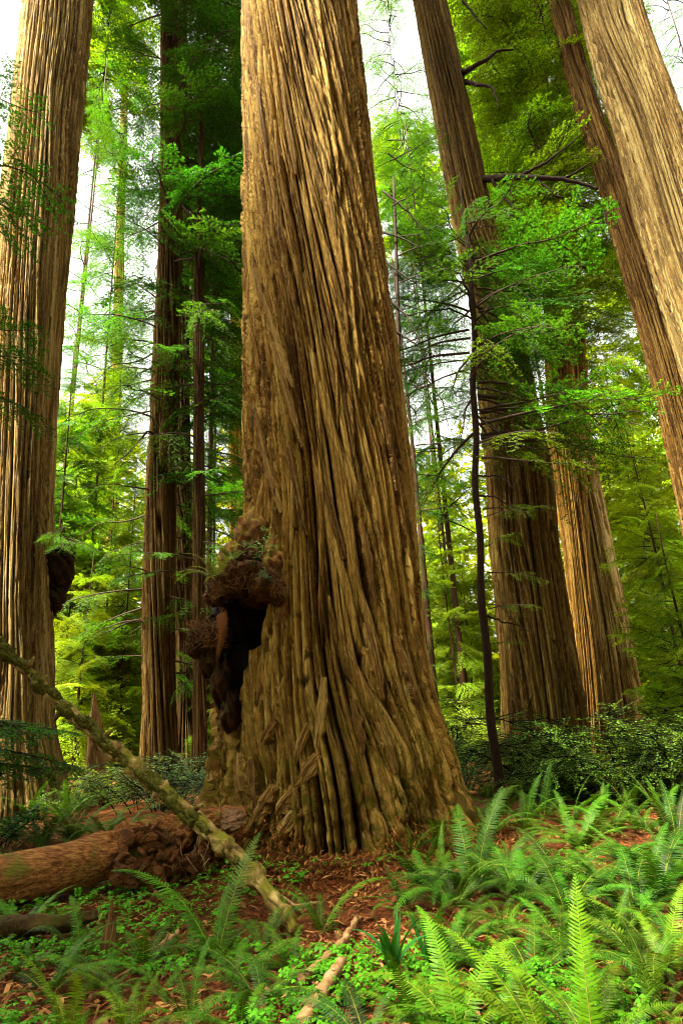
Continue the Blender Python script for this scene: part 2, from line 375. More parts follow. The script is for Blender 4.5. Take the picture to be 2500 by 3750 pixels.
# the giant in the middle
MAIN = [(0, 1091, 205), (765, 1137, 240), (1531, 1186, 289), (1800, 1202, 302), (2120, 1205, 326), (2400, 1204, 352), (2570, 1212, 378), (2782, 1240, 416), (2957, 1246, 448), (3060, 1244, 475)]
DM = 8.8
main = thing('redwood_tree', 'giant central redwood with twisted tan bark and a hollow burl low on its left', 'tree', base_of(MAIN, DM))
def main_extra(TH, Z, R, bare, moss, hole_shade):
    # TH = pi faces the camera, 1.5 pi is the left side
    a = TH
    # hollow: front-left, deep, its shade painted near black
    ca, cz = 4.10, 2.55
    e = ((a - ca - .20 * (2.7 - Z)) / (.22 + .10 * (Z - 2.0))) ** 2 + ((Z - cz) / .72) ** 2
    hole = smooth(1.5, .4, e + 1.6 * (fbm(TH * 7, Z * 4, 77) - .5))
    # swelling wall left of the hollow, running down to the foot
    w = np.exp(-((a - 4.62) / .26) ** 2) * smooth(.3, 1.6, Z) * smooth(3.0, 2.3, Z)
    w2 = np.exp(-((a - 4.45) / .5) ** 2) * smooth(4.4, 3.3, Z) * smooth(.2, 1.2, Z)
    rough = fbm(TH * 9, Z * 5, 78, 3) - .5
    R = R + .10 * w + .03 * w2 + rough * .25 * w - hole * .8
    # buttresses at the foot
    bt = smooth(1.3, 0, Z)
    R = R + bt * .30 * (fbm(TH * 2.2 + .3 * Z, Z * .6 + 4, 84, 3) - .5) + bt * .10 * np.sin(TH * 9 + 1.1 + .6 * Z + 2 * fbm(TH * 2, Z, 85))
    lump = smooth(.8, .1, Z); R = R + lump * .16 * (fbm(TH * 11, Z * 5, 81, 4) - .5)
    # torn reddish wood below the burl
    torn = np.exp(-((a - 4.5) / .38) ** 2) * smooth(.2, .7, Z) * smooth(2.3, 1.7, Z)
    R = R + torn * (.34 * (fbm(TH * 14, Z * 2.2, 86, 4) - .5) - .10 * (1 - smooth(0, .1, np.abs(vn(TH * 22, Z * 1.2, 87) - .5)))); bare = np.maximum(bare, torn * smooth(.45, .6, fbm(TH * 9, Z * 2, 88)))
    # small holes right of centre, painted darker inside
    for (pa, pz, ra, rz) in ((3.33, 1.95, .05, .05), (3.22, 1.82, .035, .035), (3.30, 2.25, .03, .05), (3.40, 2.75, .02, .04)):
        e = ((a - pa) / ra) ** 2 + ((Z - pz) / rz) ** 2; h = smooth(1.3, .3, e + .8 * (fbm(TH * 30, Z * 20, 90) - .5)); R = R - .07 * h; hole_shade = np.maximum(hole_shade, .6 * h)
    hole_shade = np.maximum(hole_shade, smooth(.1, .6, hole))
    hole_shade = np.maximum(hole_shade, smooth(1.1, .6, ((a - 4.6) / .75) ** 2 + ((Z - 2.55) / .6) ** 2 + .5 * (fbm(TH * 7, Z * 4, 79) - .5)))  # black painted round the hollow so its walls read as shaded
    bare = np.maximum(bare, .8 * w)
    return R, bare, moss, hole_shade
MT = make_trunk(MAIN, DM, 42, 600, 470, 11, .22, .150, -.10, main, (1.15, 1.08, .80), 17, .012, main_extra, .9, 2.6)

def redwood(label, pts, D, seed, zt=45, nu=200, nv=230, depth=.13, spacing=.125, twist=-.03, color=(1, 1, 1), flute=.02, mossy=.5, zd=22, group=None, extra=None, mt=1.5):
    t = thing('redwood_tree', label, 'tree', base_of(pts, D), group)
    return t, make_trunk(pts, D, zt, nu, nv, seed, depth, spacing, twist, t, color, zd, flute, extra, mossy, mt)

L1 = [(0, 218, 134), (638, 151, 140), (1500, 66, 153), (2200, 22, 176), (2500, 12, 190), (2690, -8, 218), (2870, -14, 262)]
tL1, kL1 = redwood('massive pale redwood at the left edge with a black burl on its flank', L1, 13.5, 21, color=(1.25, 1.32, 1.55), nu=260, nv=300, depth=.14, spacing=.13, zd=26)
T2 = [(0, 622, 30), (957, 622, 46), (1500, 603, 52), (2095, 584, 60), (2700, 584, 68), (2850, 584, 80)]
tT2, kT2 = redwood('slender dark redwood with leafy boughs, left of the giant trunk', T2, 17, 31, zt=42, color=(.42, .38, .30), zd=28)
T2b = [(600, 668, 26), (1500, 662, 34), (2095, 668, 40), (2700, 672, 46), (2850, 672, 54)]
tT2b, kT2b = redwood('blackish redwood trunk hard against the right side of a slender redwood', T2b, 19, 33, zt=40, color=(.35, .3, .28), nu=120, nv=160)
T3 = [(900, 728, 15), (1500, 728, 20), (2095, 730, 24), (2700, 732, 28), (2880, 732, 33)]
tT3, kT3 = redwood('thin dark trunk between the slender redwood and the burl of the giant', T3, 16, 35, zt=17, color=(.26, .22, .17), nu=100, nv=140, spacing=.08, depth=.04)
R1 = [(0, 1572, 60), (421, 1654, 69), (821, 1733, 77), (1157, 1812, 86), (1470, 1856, 105), (1751, 1900, 122), (2031, 1922, 128), (2312, 1954, 134), (2592, 1982, 150), (2760, 1992, 165), (2870, 1992, 190)]
tR1, kR1 = redwood('leaning brown redwood right of the giant, with a bare horizontal bough high up', R1, 13, 41, color=(.52, .5, .36), nu=210, nv=300, flute=.03)
R2 = [(700, 2000, 36), (1263, 2042, 48), (1610, 2068, 64), (2101, 2116, 50), (2557, 2150, 58), (2760, 2155, 66)]
tR2, kR2 = redwood('fluted golden redwood tucked behind the brown leaning one', R2, 16, 43, color=(1.05, .92, .66), nu=200, nv=220, flute=.06)
R3_ = [(900, 2085, 34), (1400, 2108, 42), (1610, 2120, 46), (2031, 2185, 64), (2557, 2258, 90), (2760, 2275, 105)]
tR3, kR3 = redwood('pale grey sided redwood, rightmost trunk of the fused clump above the shrubs', R3_, 17, 45, color=(1.5, 1.6, 2.0), nu=200, nv=220, flute=.04)
R4a = [(0, 2044, 41), (351, 2135, 46), (631, 2224, 52), (982, 2326, 58), (1403, 2440, 60), (1961, 2566, 72), (2700, 2690, 100)]
tR4a, kR4a = redwood('narrow reddish trunk leaning along the left side of the broad top right redwood', R4a, 12.6, 47, color=(.6, .52, .42), nu=200, nv=220, spacing=.10)
R4b = [(0, 2225, 120), (175, 2272, 126), (456, 2366, 136), (982, 2525, 152), (1438, 2670, 168), (2000, 2800, 190), (2700, 2930, 250)]
tR4b, kR4b = redwood('broad tan redwood running out of the picture at the top right corner', R4b, 11, 49, color=(1.05, 1.12, 1.35), nu=250, nv=260, depth=.13, spacing=.12)
FA = [(600, 862, 24), (1150, 868, 27), (1500, 868, 28), (2035, 868, 30), (2700, 868, 36)]
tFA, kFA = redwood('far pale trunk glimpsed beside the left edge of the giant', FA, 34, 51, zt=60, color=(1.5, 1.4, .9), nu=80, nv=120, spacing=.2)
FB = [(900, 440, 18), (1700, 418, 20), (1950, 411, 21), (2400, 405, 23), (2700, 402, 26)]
tFB, kFB = redwood('far grey trunk among yellow green foliage right of the left giant', FB, 38, 53, zt=60, color=(1.0, .95, .8), nu=80, nv=120, spacing=.2)

# ------------------------------------------------------------------ foliage sprays
def spray(seed, L=2.6, vol=0.0, droop=.12, twig=.95, ang=58, leaf=.055, wd=.016, hang=.25, dens=1.0, stiff=0.0, ups=0.12, bare=.15):
    """one bough: limb, twigs, twiglets and flat needle leaflets. grows along +X"""
    r = np.random.default_rng(seed); mb = MB()
    n = 14; t = np.linspace(0, 1, n); pts = np.stack([t * L, (fbm(t * 2 + seed, t * 0, seed) - .5) * .5 * L * t, ups * L * t - droop * L * t**2], 1)
    V, f = tube(pts, .028 * (1 - t) + .004, 5, cap=False); mb.add(V, f, 0)
    LV = []
    def leaflets(p0, p1, count, ln, flat_n):
        # leaflets to both sides of a twiglet from p0 to p1
        d = p1 - p0; l = np.linalg.norm(d); d = d / (l + 1e-9); s = np.cross(d, flat_n); s /= np.linalg.norm(s) + 1e-9
        k = np.arange(count); q = (k + .5 + r.uniform(-.3, .3, count)) / count
        for sg in (-1, 1):
            b = p0 + d * (q * l)[:, None]
            ll = ln * (1 - .5 * q) * r.uniform(.75, 1.25, count)
            dd = d * .55 + s * sg * .85 + r.normal(0, .22, (count, 3)) + np.array([0, 0, -.12]); dd /= np.linalg.norm(dd, axis=1)[:, None]
            w = np.cross(dd, flat_n + r.normal(0, .35, (count, 3))); w /= np.linalg.norm(w, axis=1)[:, None]; w = w * (wd * r.uniform(.8, 1.3, count))[:, None]
            e = b + dd * ll[:, None]; m = b + dd * (ll * .45)[:, None]
            LV.append(np.stack([b, m + w, e, m - w], 1))
    nt_ = int(L / .11 * dens)
    for i in range(nt_):
        q = bare + (1 - bare) * (i + r.uniform(0, 1)) / nt_; sg = 1 if i % 2 else -1
        p = np.array([np.interp(q, t, pts[:, c]) for c in range(3)])
        l = twig * L * .42 * (math.sin(math.pi * min(1, .18 + .82 * q)) ** .7 * .9 + .1) * r.uniform(.6, 1.15)
        a = rad(ang + r.uniform(-14, 14)) * sg
        d = np.array([math.cos(a), math.sin(a), r.uniform(-.12 - vol, .12 + vol) - hang * .5])
        m = 6; tt = np.linspace(0, 1, m); tp = p + np.outer(tt * l, d) + np.stack([tt * 0, tt * 0, -hang * l * tt**2], 1)
        V, f = tube(tp, .007 * (1 - tt) + .002, 3, cap=False); mb.add(V, f, 0)
        fn = np.array([r.normal(0, .15 + vol), r.normal(0, .15 + vol), 1.0])
        ns = max(3, int(l / .075))
        for j in range(ns):
            qq = (j + .6) / ns; s2 = 1 if j % 2 else -1
            pp = np.array([np.interp(qq, tt, tp[:, c]) for c in range(3)])
            l2 = (.10 + .20 * l * (1 - qq * .75)) * r.uniform(.6, 1.2)
            a2 = a + s2 * rad(r.uniform(35, 65)); d2 = np.array([math.cos(a2), math.sin(a2), -hang * r.uniform(.3, 1.2)])
            leaflets(pp, pp + d2 * l2, max(2, int(l2 / (leaf * .55))), leaf, fn)
        leaflets(tp[0] * .5 + tp[-1] * .5, tp[-1], max(2, int(l / leaf * .6)), leaf, fn)
    LV = np.concatenate(LV).reshape(-1, 3); k = np.arange(len(LV)).reshape(-1, 4)
    V0 = np.concatenate(mb.V); nf = len(mb.F)
    V = np.concatenate([V0, LV]); Fq = np.concatenate([np.array(mb.F), k + len(V0)])
    me = mesh('branch', V, Fq, [M_WOOD, M_LEAF], np.r_[np.zeros(nf), np.ones(len(k))])
    SPLIT[me.name] = (mesh('branch', V0, np.array(mb.F), M_WOOD), mesh('foliage', LV, k, M_LEAF))
    return me
SPLIT = {}
SPR = [spray(100 + i, 2.6, .15, .10 + .10 * (i % 3), twig=1.1, hang=.12 + .12 * (i % 3), leaf=.06, wd=.017) for i in range(6)]
SPR_DROOP = [spray(200 + i, 2.4, .2, .35, twig=.8, hang=.75, leaf=.055, wd=.012, dens=.9) for i in range(4)]
SPR_FAR = [spray(300 + i, 2.6, .55, .14, twig=1.2, hang=.2, leaf=.12, wd=.04, dens=.8) for i in range(5)]
SPR_THIN = [spray(400 + i, 2.6, .25, .2, hang=.35, leaf=.05, wd=.012, dens=.42, bare=.3) for i in range(4)]

def put_bough(tree, me, loc, rot, s, color, split=True):
    if split and me.name in SPLIT:
        w, l = SPLIT[me.name]; b = put('branch', w, tree, loc, rot, s)
        f = bpy.data.objects.new('foliage', l); COL.objects.link(f); f.parent = b; f.color = (*color, 1)
    else: put('branch', me, tree, loc, rot, s, color)
def boughs(tree, xf, z0, z1, D, n, L0, L1, color, kinds, seed, az=None, pitch=(-25, 8), r_in=.1, vj=.25, split=True):
    r = random.Random(seed)
    for i in range(n):
        q = (i + r.random()) / n; z = z0 + (z1 - z0) * q
        L = (L0 + (L1 - L0) * q) * r.uniform(.65, 1.15)
        a = r.uniform(0, 360) if az is None else r.uniform(*az)
        me = r.choice(kinds); s = L / 2.5
        v = 1 + r.uniform(-vj, vj)
        a_ = rad(a)
        put_bough(tree, me, (xf(z) + r_in * math.cos(a_), D + r_in * math.sin(a_), z), (rad(r.uniform(-30, 30)), -rad(r.uniform(*pitch)), a_), s, tuple(c * v for c in color), split)
def tx(k):
    return lambda z: float(np.interp(z, k['z'], k['x']))

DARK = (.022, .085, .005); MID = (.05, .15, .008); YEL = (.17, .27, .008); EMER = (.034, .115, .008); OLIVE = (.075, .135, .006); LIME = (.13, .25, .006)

def zat(px, py, D): return float(P(px, py, D)[2])
# boughs of the slender redwood
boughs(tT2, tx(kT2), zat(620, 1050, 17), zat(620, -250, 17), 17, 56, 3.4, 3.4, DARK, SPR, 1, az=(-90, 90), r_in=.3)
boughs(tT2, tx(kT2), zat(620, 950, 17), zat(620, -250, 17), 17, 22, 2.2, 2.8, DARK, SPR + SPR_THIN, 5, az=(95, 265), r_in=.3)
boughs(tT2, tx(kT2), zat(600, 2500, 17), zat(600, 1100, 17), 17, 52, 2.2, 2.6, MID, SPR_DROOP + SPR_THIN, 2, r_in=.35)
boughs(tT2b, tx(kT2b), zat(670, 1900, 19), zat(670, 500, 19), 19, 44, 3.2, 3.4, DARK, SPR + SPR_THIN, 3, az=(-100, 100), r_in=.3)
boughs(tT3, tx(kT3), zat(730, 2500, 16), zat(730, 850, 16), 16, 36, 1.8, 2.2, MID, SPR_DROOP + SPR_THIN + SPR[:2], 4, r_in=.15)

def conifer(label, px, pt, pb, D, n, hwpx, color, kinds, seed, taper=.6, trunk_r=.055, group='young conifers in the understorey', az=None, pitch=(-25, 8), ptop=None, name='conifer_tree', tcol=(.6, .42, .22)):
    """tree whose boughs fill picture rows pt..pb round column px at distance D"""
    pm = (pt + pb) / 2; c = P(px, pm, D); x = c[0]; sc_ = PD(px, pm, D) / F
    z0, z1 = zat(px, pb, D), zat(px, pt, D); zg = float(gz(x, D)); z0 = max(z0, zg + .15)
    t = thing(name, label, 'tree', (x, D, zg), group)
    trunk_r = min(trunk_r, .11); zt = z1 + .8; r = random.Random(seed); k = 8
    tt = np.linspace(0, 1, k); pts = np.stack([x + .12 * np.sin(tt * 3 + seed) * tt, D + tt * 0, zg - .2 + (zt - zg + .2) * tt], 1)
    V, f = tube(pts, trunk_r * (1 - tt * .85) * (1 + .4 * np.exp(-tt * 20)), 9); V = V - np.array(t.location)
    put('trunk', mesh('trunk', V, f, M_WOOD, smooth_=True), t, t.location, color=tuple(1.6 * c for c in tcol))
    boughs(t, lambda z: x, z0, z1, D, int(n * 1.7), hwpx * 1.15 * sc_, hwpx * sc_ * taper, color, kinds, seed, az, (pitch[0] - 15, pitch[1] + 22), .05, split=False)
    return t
NEAR = SPR + SPR_THIN
# left gap, yellow green depth
LG = 'beside the left giant'
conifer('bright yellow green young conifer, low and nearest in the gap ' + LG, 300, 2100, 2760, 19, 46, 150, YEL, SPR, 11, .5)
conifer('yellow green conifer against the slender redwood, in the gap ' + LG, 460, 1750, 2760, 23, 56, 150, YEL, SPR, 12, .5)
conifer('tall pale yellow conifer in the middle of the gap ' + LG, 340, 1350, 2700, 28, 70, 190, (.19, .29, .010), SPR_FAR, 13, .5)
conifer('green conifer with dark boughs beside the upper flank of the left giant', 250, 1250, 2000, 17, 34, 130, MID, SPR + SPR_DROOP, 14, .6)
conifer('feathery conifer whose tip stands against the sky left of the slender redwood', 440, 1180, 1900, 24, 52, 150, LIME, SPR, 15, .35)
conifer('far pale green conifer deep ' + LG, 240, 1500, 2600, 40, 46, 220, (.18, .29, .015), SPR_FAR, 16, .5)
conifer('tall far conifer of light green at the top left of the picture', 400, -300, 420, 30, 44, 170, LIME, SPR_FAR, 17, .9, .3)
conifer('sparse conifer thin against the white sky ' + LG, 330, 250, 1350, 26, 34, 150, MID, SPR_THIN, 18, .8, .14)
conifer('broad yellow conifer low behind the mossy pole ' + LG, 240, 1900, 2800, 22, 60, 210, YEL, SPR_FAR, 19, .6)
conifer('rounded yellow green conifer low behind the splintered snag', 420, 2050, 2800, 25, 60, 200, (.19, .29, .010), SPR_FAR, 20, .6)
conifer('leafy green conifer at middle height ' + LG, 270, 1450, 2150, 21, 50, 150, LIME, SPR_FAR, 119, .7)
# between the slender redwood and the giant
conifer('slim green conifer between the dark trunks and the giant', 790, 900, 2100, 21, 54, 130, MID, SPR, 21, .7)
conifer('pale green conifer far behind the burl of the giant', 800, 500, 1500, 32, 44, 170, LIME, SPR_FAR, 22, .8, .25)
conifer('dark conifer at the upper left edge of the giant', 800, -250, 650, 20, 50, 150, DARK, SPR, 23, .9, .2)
conifer('low bright green conifer seen under the burl, left of the giant foot', 790, 2250, 2880, 18, 40, 110, LIME, SPR, 24, .6)
conifer('yellowish low conifer behind the dark trunks left of the giant', 640, 2200, 2800, 27, 34, 150, YEL, SPR_FAR, 25, .6)
# right of the giant
RG = 'left of the leaning brown redwood'
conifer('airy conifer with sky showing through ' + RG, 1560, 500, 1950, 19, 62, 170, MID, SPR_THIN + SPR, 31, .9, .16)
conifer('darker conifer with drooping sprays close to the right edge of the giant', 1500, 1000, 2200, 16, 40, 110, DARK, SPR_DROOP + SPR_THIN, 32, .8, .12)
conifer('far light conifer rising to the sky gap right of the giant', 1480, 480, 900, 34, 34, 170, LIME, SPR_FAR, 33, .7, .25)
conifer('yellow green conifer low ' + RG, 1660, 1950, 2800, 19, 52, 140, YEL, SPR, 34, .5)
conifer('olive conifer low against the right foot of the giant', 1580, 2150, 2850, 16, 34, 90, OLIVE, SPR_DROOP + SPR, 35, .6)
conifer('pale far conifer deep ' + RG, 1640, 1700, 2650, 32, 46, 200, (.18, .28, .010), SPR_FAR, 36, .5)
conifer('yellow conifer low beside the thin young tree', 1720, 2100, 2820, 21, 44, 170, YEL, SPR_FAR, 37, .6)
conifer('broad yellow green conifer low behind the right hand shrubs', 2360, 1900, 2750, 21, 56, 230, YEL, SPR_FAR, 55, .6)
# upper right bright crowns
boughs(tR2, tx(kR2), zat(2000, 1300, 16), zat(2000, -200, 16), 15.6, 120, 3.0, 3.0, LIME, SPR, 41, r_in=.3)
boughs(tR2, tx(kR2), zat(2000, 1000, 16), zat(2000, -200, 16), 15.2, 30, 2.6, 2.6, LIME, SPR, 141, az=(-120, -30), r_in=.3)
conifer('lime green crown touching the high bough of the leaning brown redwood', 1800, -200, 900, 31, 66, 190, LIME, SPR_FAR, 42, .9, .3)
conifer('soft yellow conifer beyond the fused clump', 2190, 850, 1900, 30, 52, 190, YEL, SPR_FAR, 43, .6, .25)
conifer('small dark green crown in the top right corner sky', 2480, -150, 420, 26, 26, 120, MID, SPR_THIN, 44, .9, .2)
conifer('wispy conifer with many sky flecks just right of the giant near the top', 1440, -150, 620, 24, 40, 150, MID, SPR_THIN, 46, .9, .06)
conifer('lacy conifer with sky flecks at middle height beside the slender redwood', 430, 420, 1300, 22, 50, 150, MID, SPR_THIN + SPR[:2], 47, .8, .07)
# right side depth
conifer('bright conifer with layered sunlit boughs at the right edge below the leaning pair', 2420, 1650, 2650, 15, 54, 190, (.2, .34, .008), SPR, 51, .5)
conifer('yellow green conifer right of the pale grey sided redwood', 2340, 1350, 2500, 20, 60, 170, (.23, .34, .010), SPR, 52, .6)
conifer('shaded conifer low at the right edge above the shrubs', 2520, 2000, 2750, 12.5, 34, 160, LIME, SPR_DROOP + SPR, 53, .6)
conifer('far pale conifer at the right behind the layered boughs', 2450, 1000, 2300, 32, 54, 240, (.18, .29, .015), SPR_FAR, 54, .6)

# ------------------------------------------------------------------ far wood, one mass beyond the trees
def far_wood():
    r = np.random.default_rng(77); V = []
    n = 120000; x = r.uniform(-62, 62, n); y = r.uniform(40, 66, n)
    H = 11 + 15 * vn(x * .16, y * 0 + 3, 91) + 7 * vn(x * .5, y * .3, 92)
    q = r.random(n) ** .8; z = H * q
    lump = fbm(x * .55 + y * .3, z * .55, 93, 3); keep = lump > .36 + .12 * q; x, y, z = x[keep], y[keep], z[keep]; n = len(x)
    c = np.stack([x, y, z], 1); d = r.normal(0, 1, (n, 3)); d[:, 2] = d[:, 2] * .35 - .25; d /= np.linalg.norm(d, axis=1)[:, None]
    w = np.cross(d, r.normal(0, .5, (n, 3)) + np.array([0, 0, 1.0])); w /= np.linalg.norm(w, axis=1)[:, None]; l = r.uniform(.25, .6, n)[:, None]
    Q = np.stack([c - d * l, c + w * l * .4, c + d * l, c - w * l * .4], 1)
    return mesh('far_wood', Q.reshape(-1, 3), np.arange(4 * n).reshape(-1, 4), M_LEAF)
lab(put('far_wood', far_wood(), color=(.17, .25, .008)), 'far off wood of pale yellow green foliage closing the view between the trunks', 'wood', None, 'stuff')

# ------------------------------------------------------------------ the thin young tree with emerald boughs
SAP = [(1094, 1733, 9), (1400, 1734, 11), (1821, 1744, 12), (2101, 1761, 13), (2312, 1772, 15), (2592, 1796, 16), (2803, 1817, 18), (2880, 1822, 22)]
DS = 10.2
sap = thing('young_redwood', 'thin dark young redwood with emerald boughs in front of the leaning brown redwood', 'tree', base_of(SAP, DS))
pts = [P(c, py, DS) for py, c, hw in SAP]; rr_ = [hw * PD(c, py, DS) / F for py, c, hw in SAP]
topp = pts[0] + np.array([.05, 0, 3.2]); pts = [topp] + pts; rr_ = [.012] + rr_
pts = np.array(pts)[::-1]; rr_ = np.array(rr_)[::-1]; pts[0][2] = min(pts[0][2], float(gz(pts[0][0], DS)) - .1)
pp, q_ = resample(np.c_[pts, rr_], 60); pp[:, 0] += .02 * np.sin(q_ * 40); 
V, f = tube(pp[:, :3], pp[:, 3], 12, disp=.006 * (RNG.random((60, 12)) - .3))
put('trunk', mesh('trunk', V - np.array(sap.location), f, M_WOOD, smooth_=True), sap, sap.location, color=(.5, .34, .18))
sxf = lambda z: float(np.interp(z, pp[:, 2], pp[:, 0]))
boughs(sap, sxf, zat(1740, 1330, DS), zat(1740, 820, DS), DS, 48, 2.2, 1.5, EMER, SPR_THIN + SPR_DROOP[:2], 61, pitch=(-12, 14))
boughs(sap, sxf, zat(1740, 1330, DS), zat(1740, 900, DS), DS, 9, 2.6, 2.2, EMER, SPR, 62, az=(-50, 40), pitch=(-8, 14))
boughs(sap, sxf, zat(1740, 1700, DS), zat(1740, 1300, DS), DS, 10, 2.4, 2.2, OLIVE, SPR_DROOP + SPR_THIN, 63, pitch=(-20, 5))
boughs(sap, sxf, zat(1740, 1650, DS), zat(1740, 1400, DS), DS, 9, 3.0, 3.0, MID, SPR_THIN + SPR_DROOP, 64, az=(-30, 25), pitch=(-8, 8))
boughs(sap, sxf, zat(1770, 2400, DS), zat(1740, 1800, DS), DS, 7, .9, 1.1, OLIVE, SPR_THIN, 65, az=(-60, 60), pitch=(-15, 10))

# unseen trees added behind the viewer to keep low sky and sun off the giant's foot
SHADE_TREES = [(-8.3, 3.0, 20), (-13.5, -2.0, 24), (-11.2, .6, 24), (1.5, -9.5, 20), (6, -7.5, 19), (10.5, -3.5, 18), (-13.5, 5, 19), (14, 4, 16), (-6.5, -8.5, 29)]
WORDS = ['nearest on the left', 'far out on the left', 'left of the middle', 'in the middle', 'right of the middle', 'far out on the right', 'level with the left giant', 'level with the right hand trunks', 'tallest']
for i, (x, y, h) in enumerate(SHADE_TREES):
    t = thing('conifer_tree', 'unseen conifer added for shade behind the viewer, ' + WORDS[i], 'tree', (x, y, float(gz(x, y))), 'unseen shade conifers behind the viewer')
    V, f = tube([(0, 0, -.2), (.1, 0, h * .5), (0, .1, h)], [.3, .2, .03], 9); put('trunk', mesh('trunk', V, f, M_WOOD, smooth_=True), t, t.location)
    boughs(t, lambda z: x, 5 if i == 0 else 1.5, h, y, 150 if i in (0, 2) else 70, 2.5 if i == 0 else 4.2, 3.4 if i in (0, 2) else 1.8, MID, SPR_FAR, 900 + i, r_in=.2, split=False)

for i, (x, y, r_, w_) in enumerate(((-2.6, -6.5, 1.3, 'left of the middle'), (2.2, -6, 1.2, 'right of the middle'), (6.4, -4.2, 1.3, 'to the right'), (9.8, .4, 1.2, 'farthest right'), (-14.5, -.5, 1.4, 'farthest left'), (11, 6.5, 1.0, 'level with the giant'))):  # unseen trunks added to block low sky from behind
    t = thing('redwood_tree', 'unseen redwood added for shade behind the viewer, ' + w_, 'tree', (x, y, float(gz(x, y))), 'unseen shade redwoods behind the viewer')
    hh = np.linspace(-.3, 38, 30); th = np.arange(40)[None, :]; rr2 = r_ * (1 - hh / 90 + .45 * np.exp(-np.maximum(hh, 0) / .9))
    V, f = tube(np.stack([hh * 0, hh * 0, hh], 1), rr2, 40, disp=.12 * (hsh(th, th * 0, i) - .5) * np.ones((30, 1))); put('trunk', mesh('trunk', V, f, M_SNAG), t, t.location, color=(.6, .55, .5)); (i in (3, 5)) or boughs(t, lambda z: x, 15, 38, y, 60, 5.5, 3.5, MID, SPR_FAR, 970 + i, r_in=.8, split=False)

# high crowns of the old trees, out of view, added to cut overhead sky light
for i, (t_, k_, z0_, z1_, L_) in enumerate(((main, MT, 28, 42, 4.5), (tL1, kL1, 30, 45, 5.0), (tR1, kR1, 34, 45, 3.5))):
    boughs(t_, tx(k_), z0_, z1_, k_['D'], 34, L_, L_ * .6, MID, SPR_FAR, 950 + i, r_in=.4, split=False)

# bare limbs given by picture points (column, row, distance)
def limb(parent, p3, r0, r1, color=(.5, .4, .35), name='bare_branch', mat=None, seed=0):
    pts = np.array([P(*q) for q in p3]); pp, q = resample(pts, 6 * len(p3)); rg = np.random.default_rng(seed + len(p3))
    pp = pp + rg.normal(0, .008, pp.shape)
    V, f = tube(pp, r0 + (r1 - r0) * q, 7)
    return put(name, mesh(name, V - np.array(parent.location), f, mat or M_WOOD, smooth_=True), parent, parent.location, color=color)
limb(tR1, [(1770, 655, 12.6), (1860, 648, 12.1), (1960, 652, 11.8), (2060, 655, 11.6), (2130, 672, 11.5), (2190, 690, 11.4)], .10, .03)
limb(tR1, [(2060, 655, 11.6), (2110, 630, 11.5), (2170, 590, 11.4)], .035, .012)
limb(tR1, [(1890, 650, 12), (1990, 600, 12), (2070, 540, 12), (2130, 490, 12)], .045, .012)
limb(tR1, [(1800, 660, 12.4), (1860, 740, 12.2), (1920, 790, 12)], .05, .02)
limb(tR1, [(1840, 655, 12.3), (1875, 720, 12.2), (1882, 800, 12.2)], .03, .012)
limb(tR1, [(1960, 652, 11.8), (2030, 715, 11.7), (2110, 745, 11.7), (2180, 775, 11.7)], .035, .01)
limb(tR1, [(1690, 270, 12.8), (1740, 240, 12.3), (1785, 215, 12.2), (1815, 188, 12.2), (1880, 180, 12.2)], .09, .02)
limb(tR1, [(1700, 300, 12.8), (1750, 310, 12.3), (1800, 318, 12.2), (1830, 400, 12.2)], .07, .015)
limb(tR1, [(1690, 0, 13), (1740, 60, 12.8), (1780, 105, 12.7)], .04, .02)
limb(tT2, [(615, 690, 16.8), (700, 790, 16.5), (770, 880, 16.3), (850, 960, 16.2), (890, 1000, 16.2)], .055, .02)
limb(tT2, [(600, 1600, 16.8), (540, 1580, 16.5), (470, 1660, 16.3), (420, 1700, 16.2)], .04, .012)
limb(tT2, [(560, 2280, 16.8), (480, 2275, 16.6), (400, 2310, 16.5), (360, 2330, 16.5)], .035, .01)
for i, p3 in enumerate(([(1735, 1420, 10.2), (1790, 1425, 10), (1850, 1440, 9.9), (1930, 1470, 9.8), (2010, 1450, 9.8), (2100, 1470, 9.8)],
          [(1738, 1500, 10.2), (1800, 1505, 10), (1860, 1520, 10), (1960, 1500, 9.9)],
          [(1742, 1520, 10.2), (1800, 1570, 10), (1870, 1620, 10), (1950, 1645, 9.9), (2060, 1640, 9.9), (2150, 1620, 9.8)],
          [(1745, 1742, 10.2), (1790, 1745, 10), (1830, 1740, 10), (1880, 1790, 9.9), (1915, 1818, 9.9)],
          [(1750, 1815, 10.2), (1810, 1820, 10), (1860, 1850, 10), (1905, 1865, 9.9)],
          [(1765, 2250, 10.2), (1830, 2275, 10), (1900, 2290, 10), (1960, 2325, 9.9)],
          [(1733, 1180, 10.2), (1780, 1140, 10), (1810, 1080, 10), (1830, 1020, 10)],
          [(1733, 1170, 10.2), (1650, 1130, 10.2), (1560, 1140, 10.2), (1480, 1160, 10.2)])):
    limb(sap, p3, .02, .006, (.35, .25, .2), seed=i)
ca = thing('bare_limbed_conifer', 'thin conifer with dark bare limbs behind the right edge of the giant', 'tree', (P(1430, 1500, 13)[0], 13, float(gz(P(1430, 1500, 13)[0], 13))))
cpts = [P(1440, 650, 13), P(1450, 900, 13), P(1465, 1500, 13), P(1490, 2200, 13), (P(1495, 2800, 13)[0], 13, 0)]
V, f = tube(resample(cpts, 20)[0][::-1], np.linspace(.11, .03, 20), 8)
put('trunk', mesh('trunk', V - np.array(ca.location), f, M_WOOD, smooth_=True), ca, ca.location, color=(.5, .36, .2))
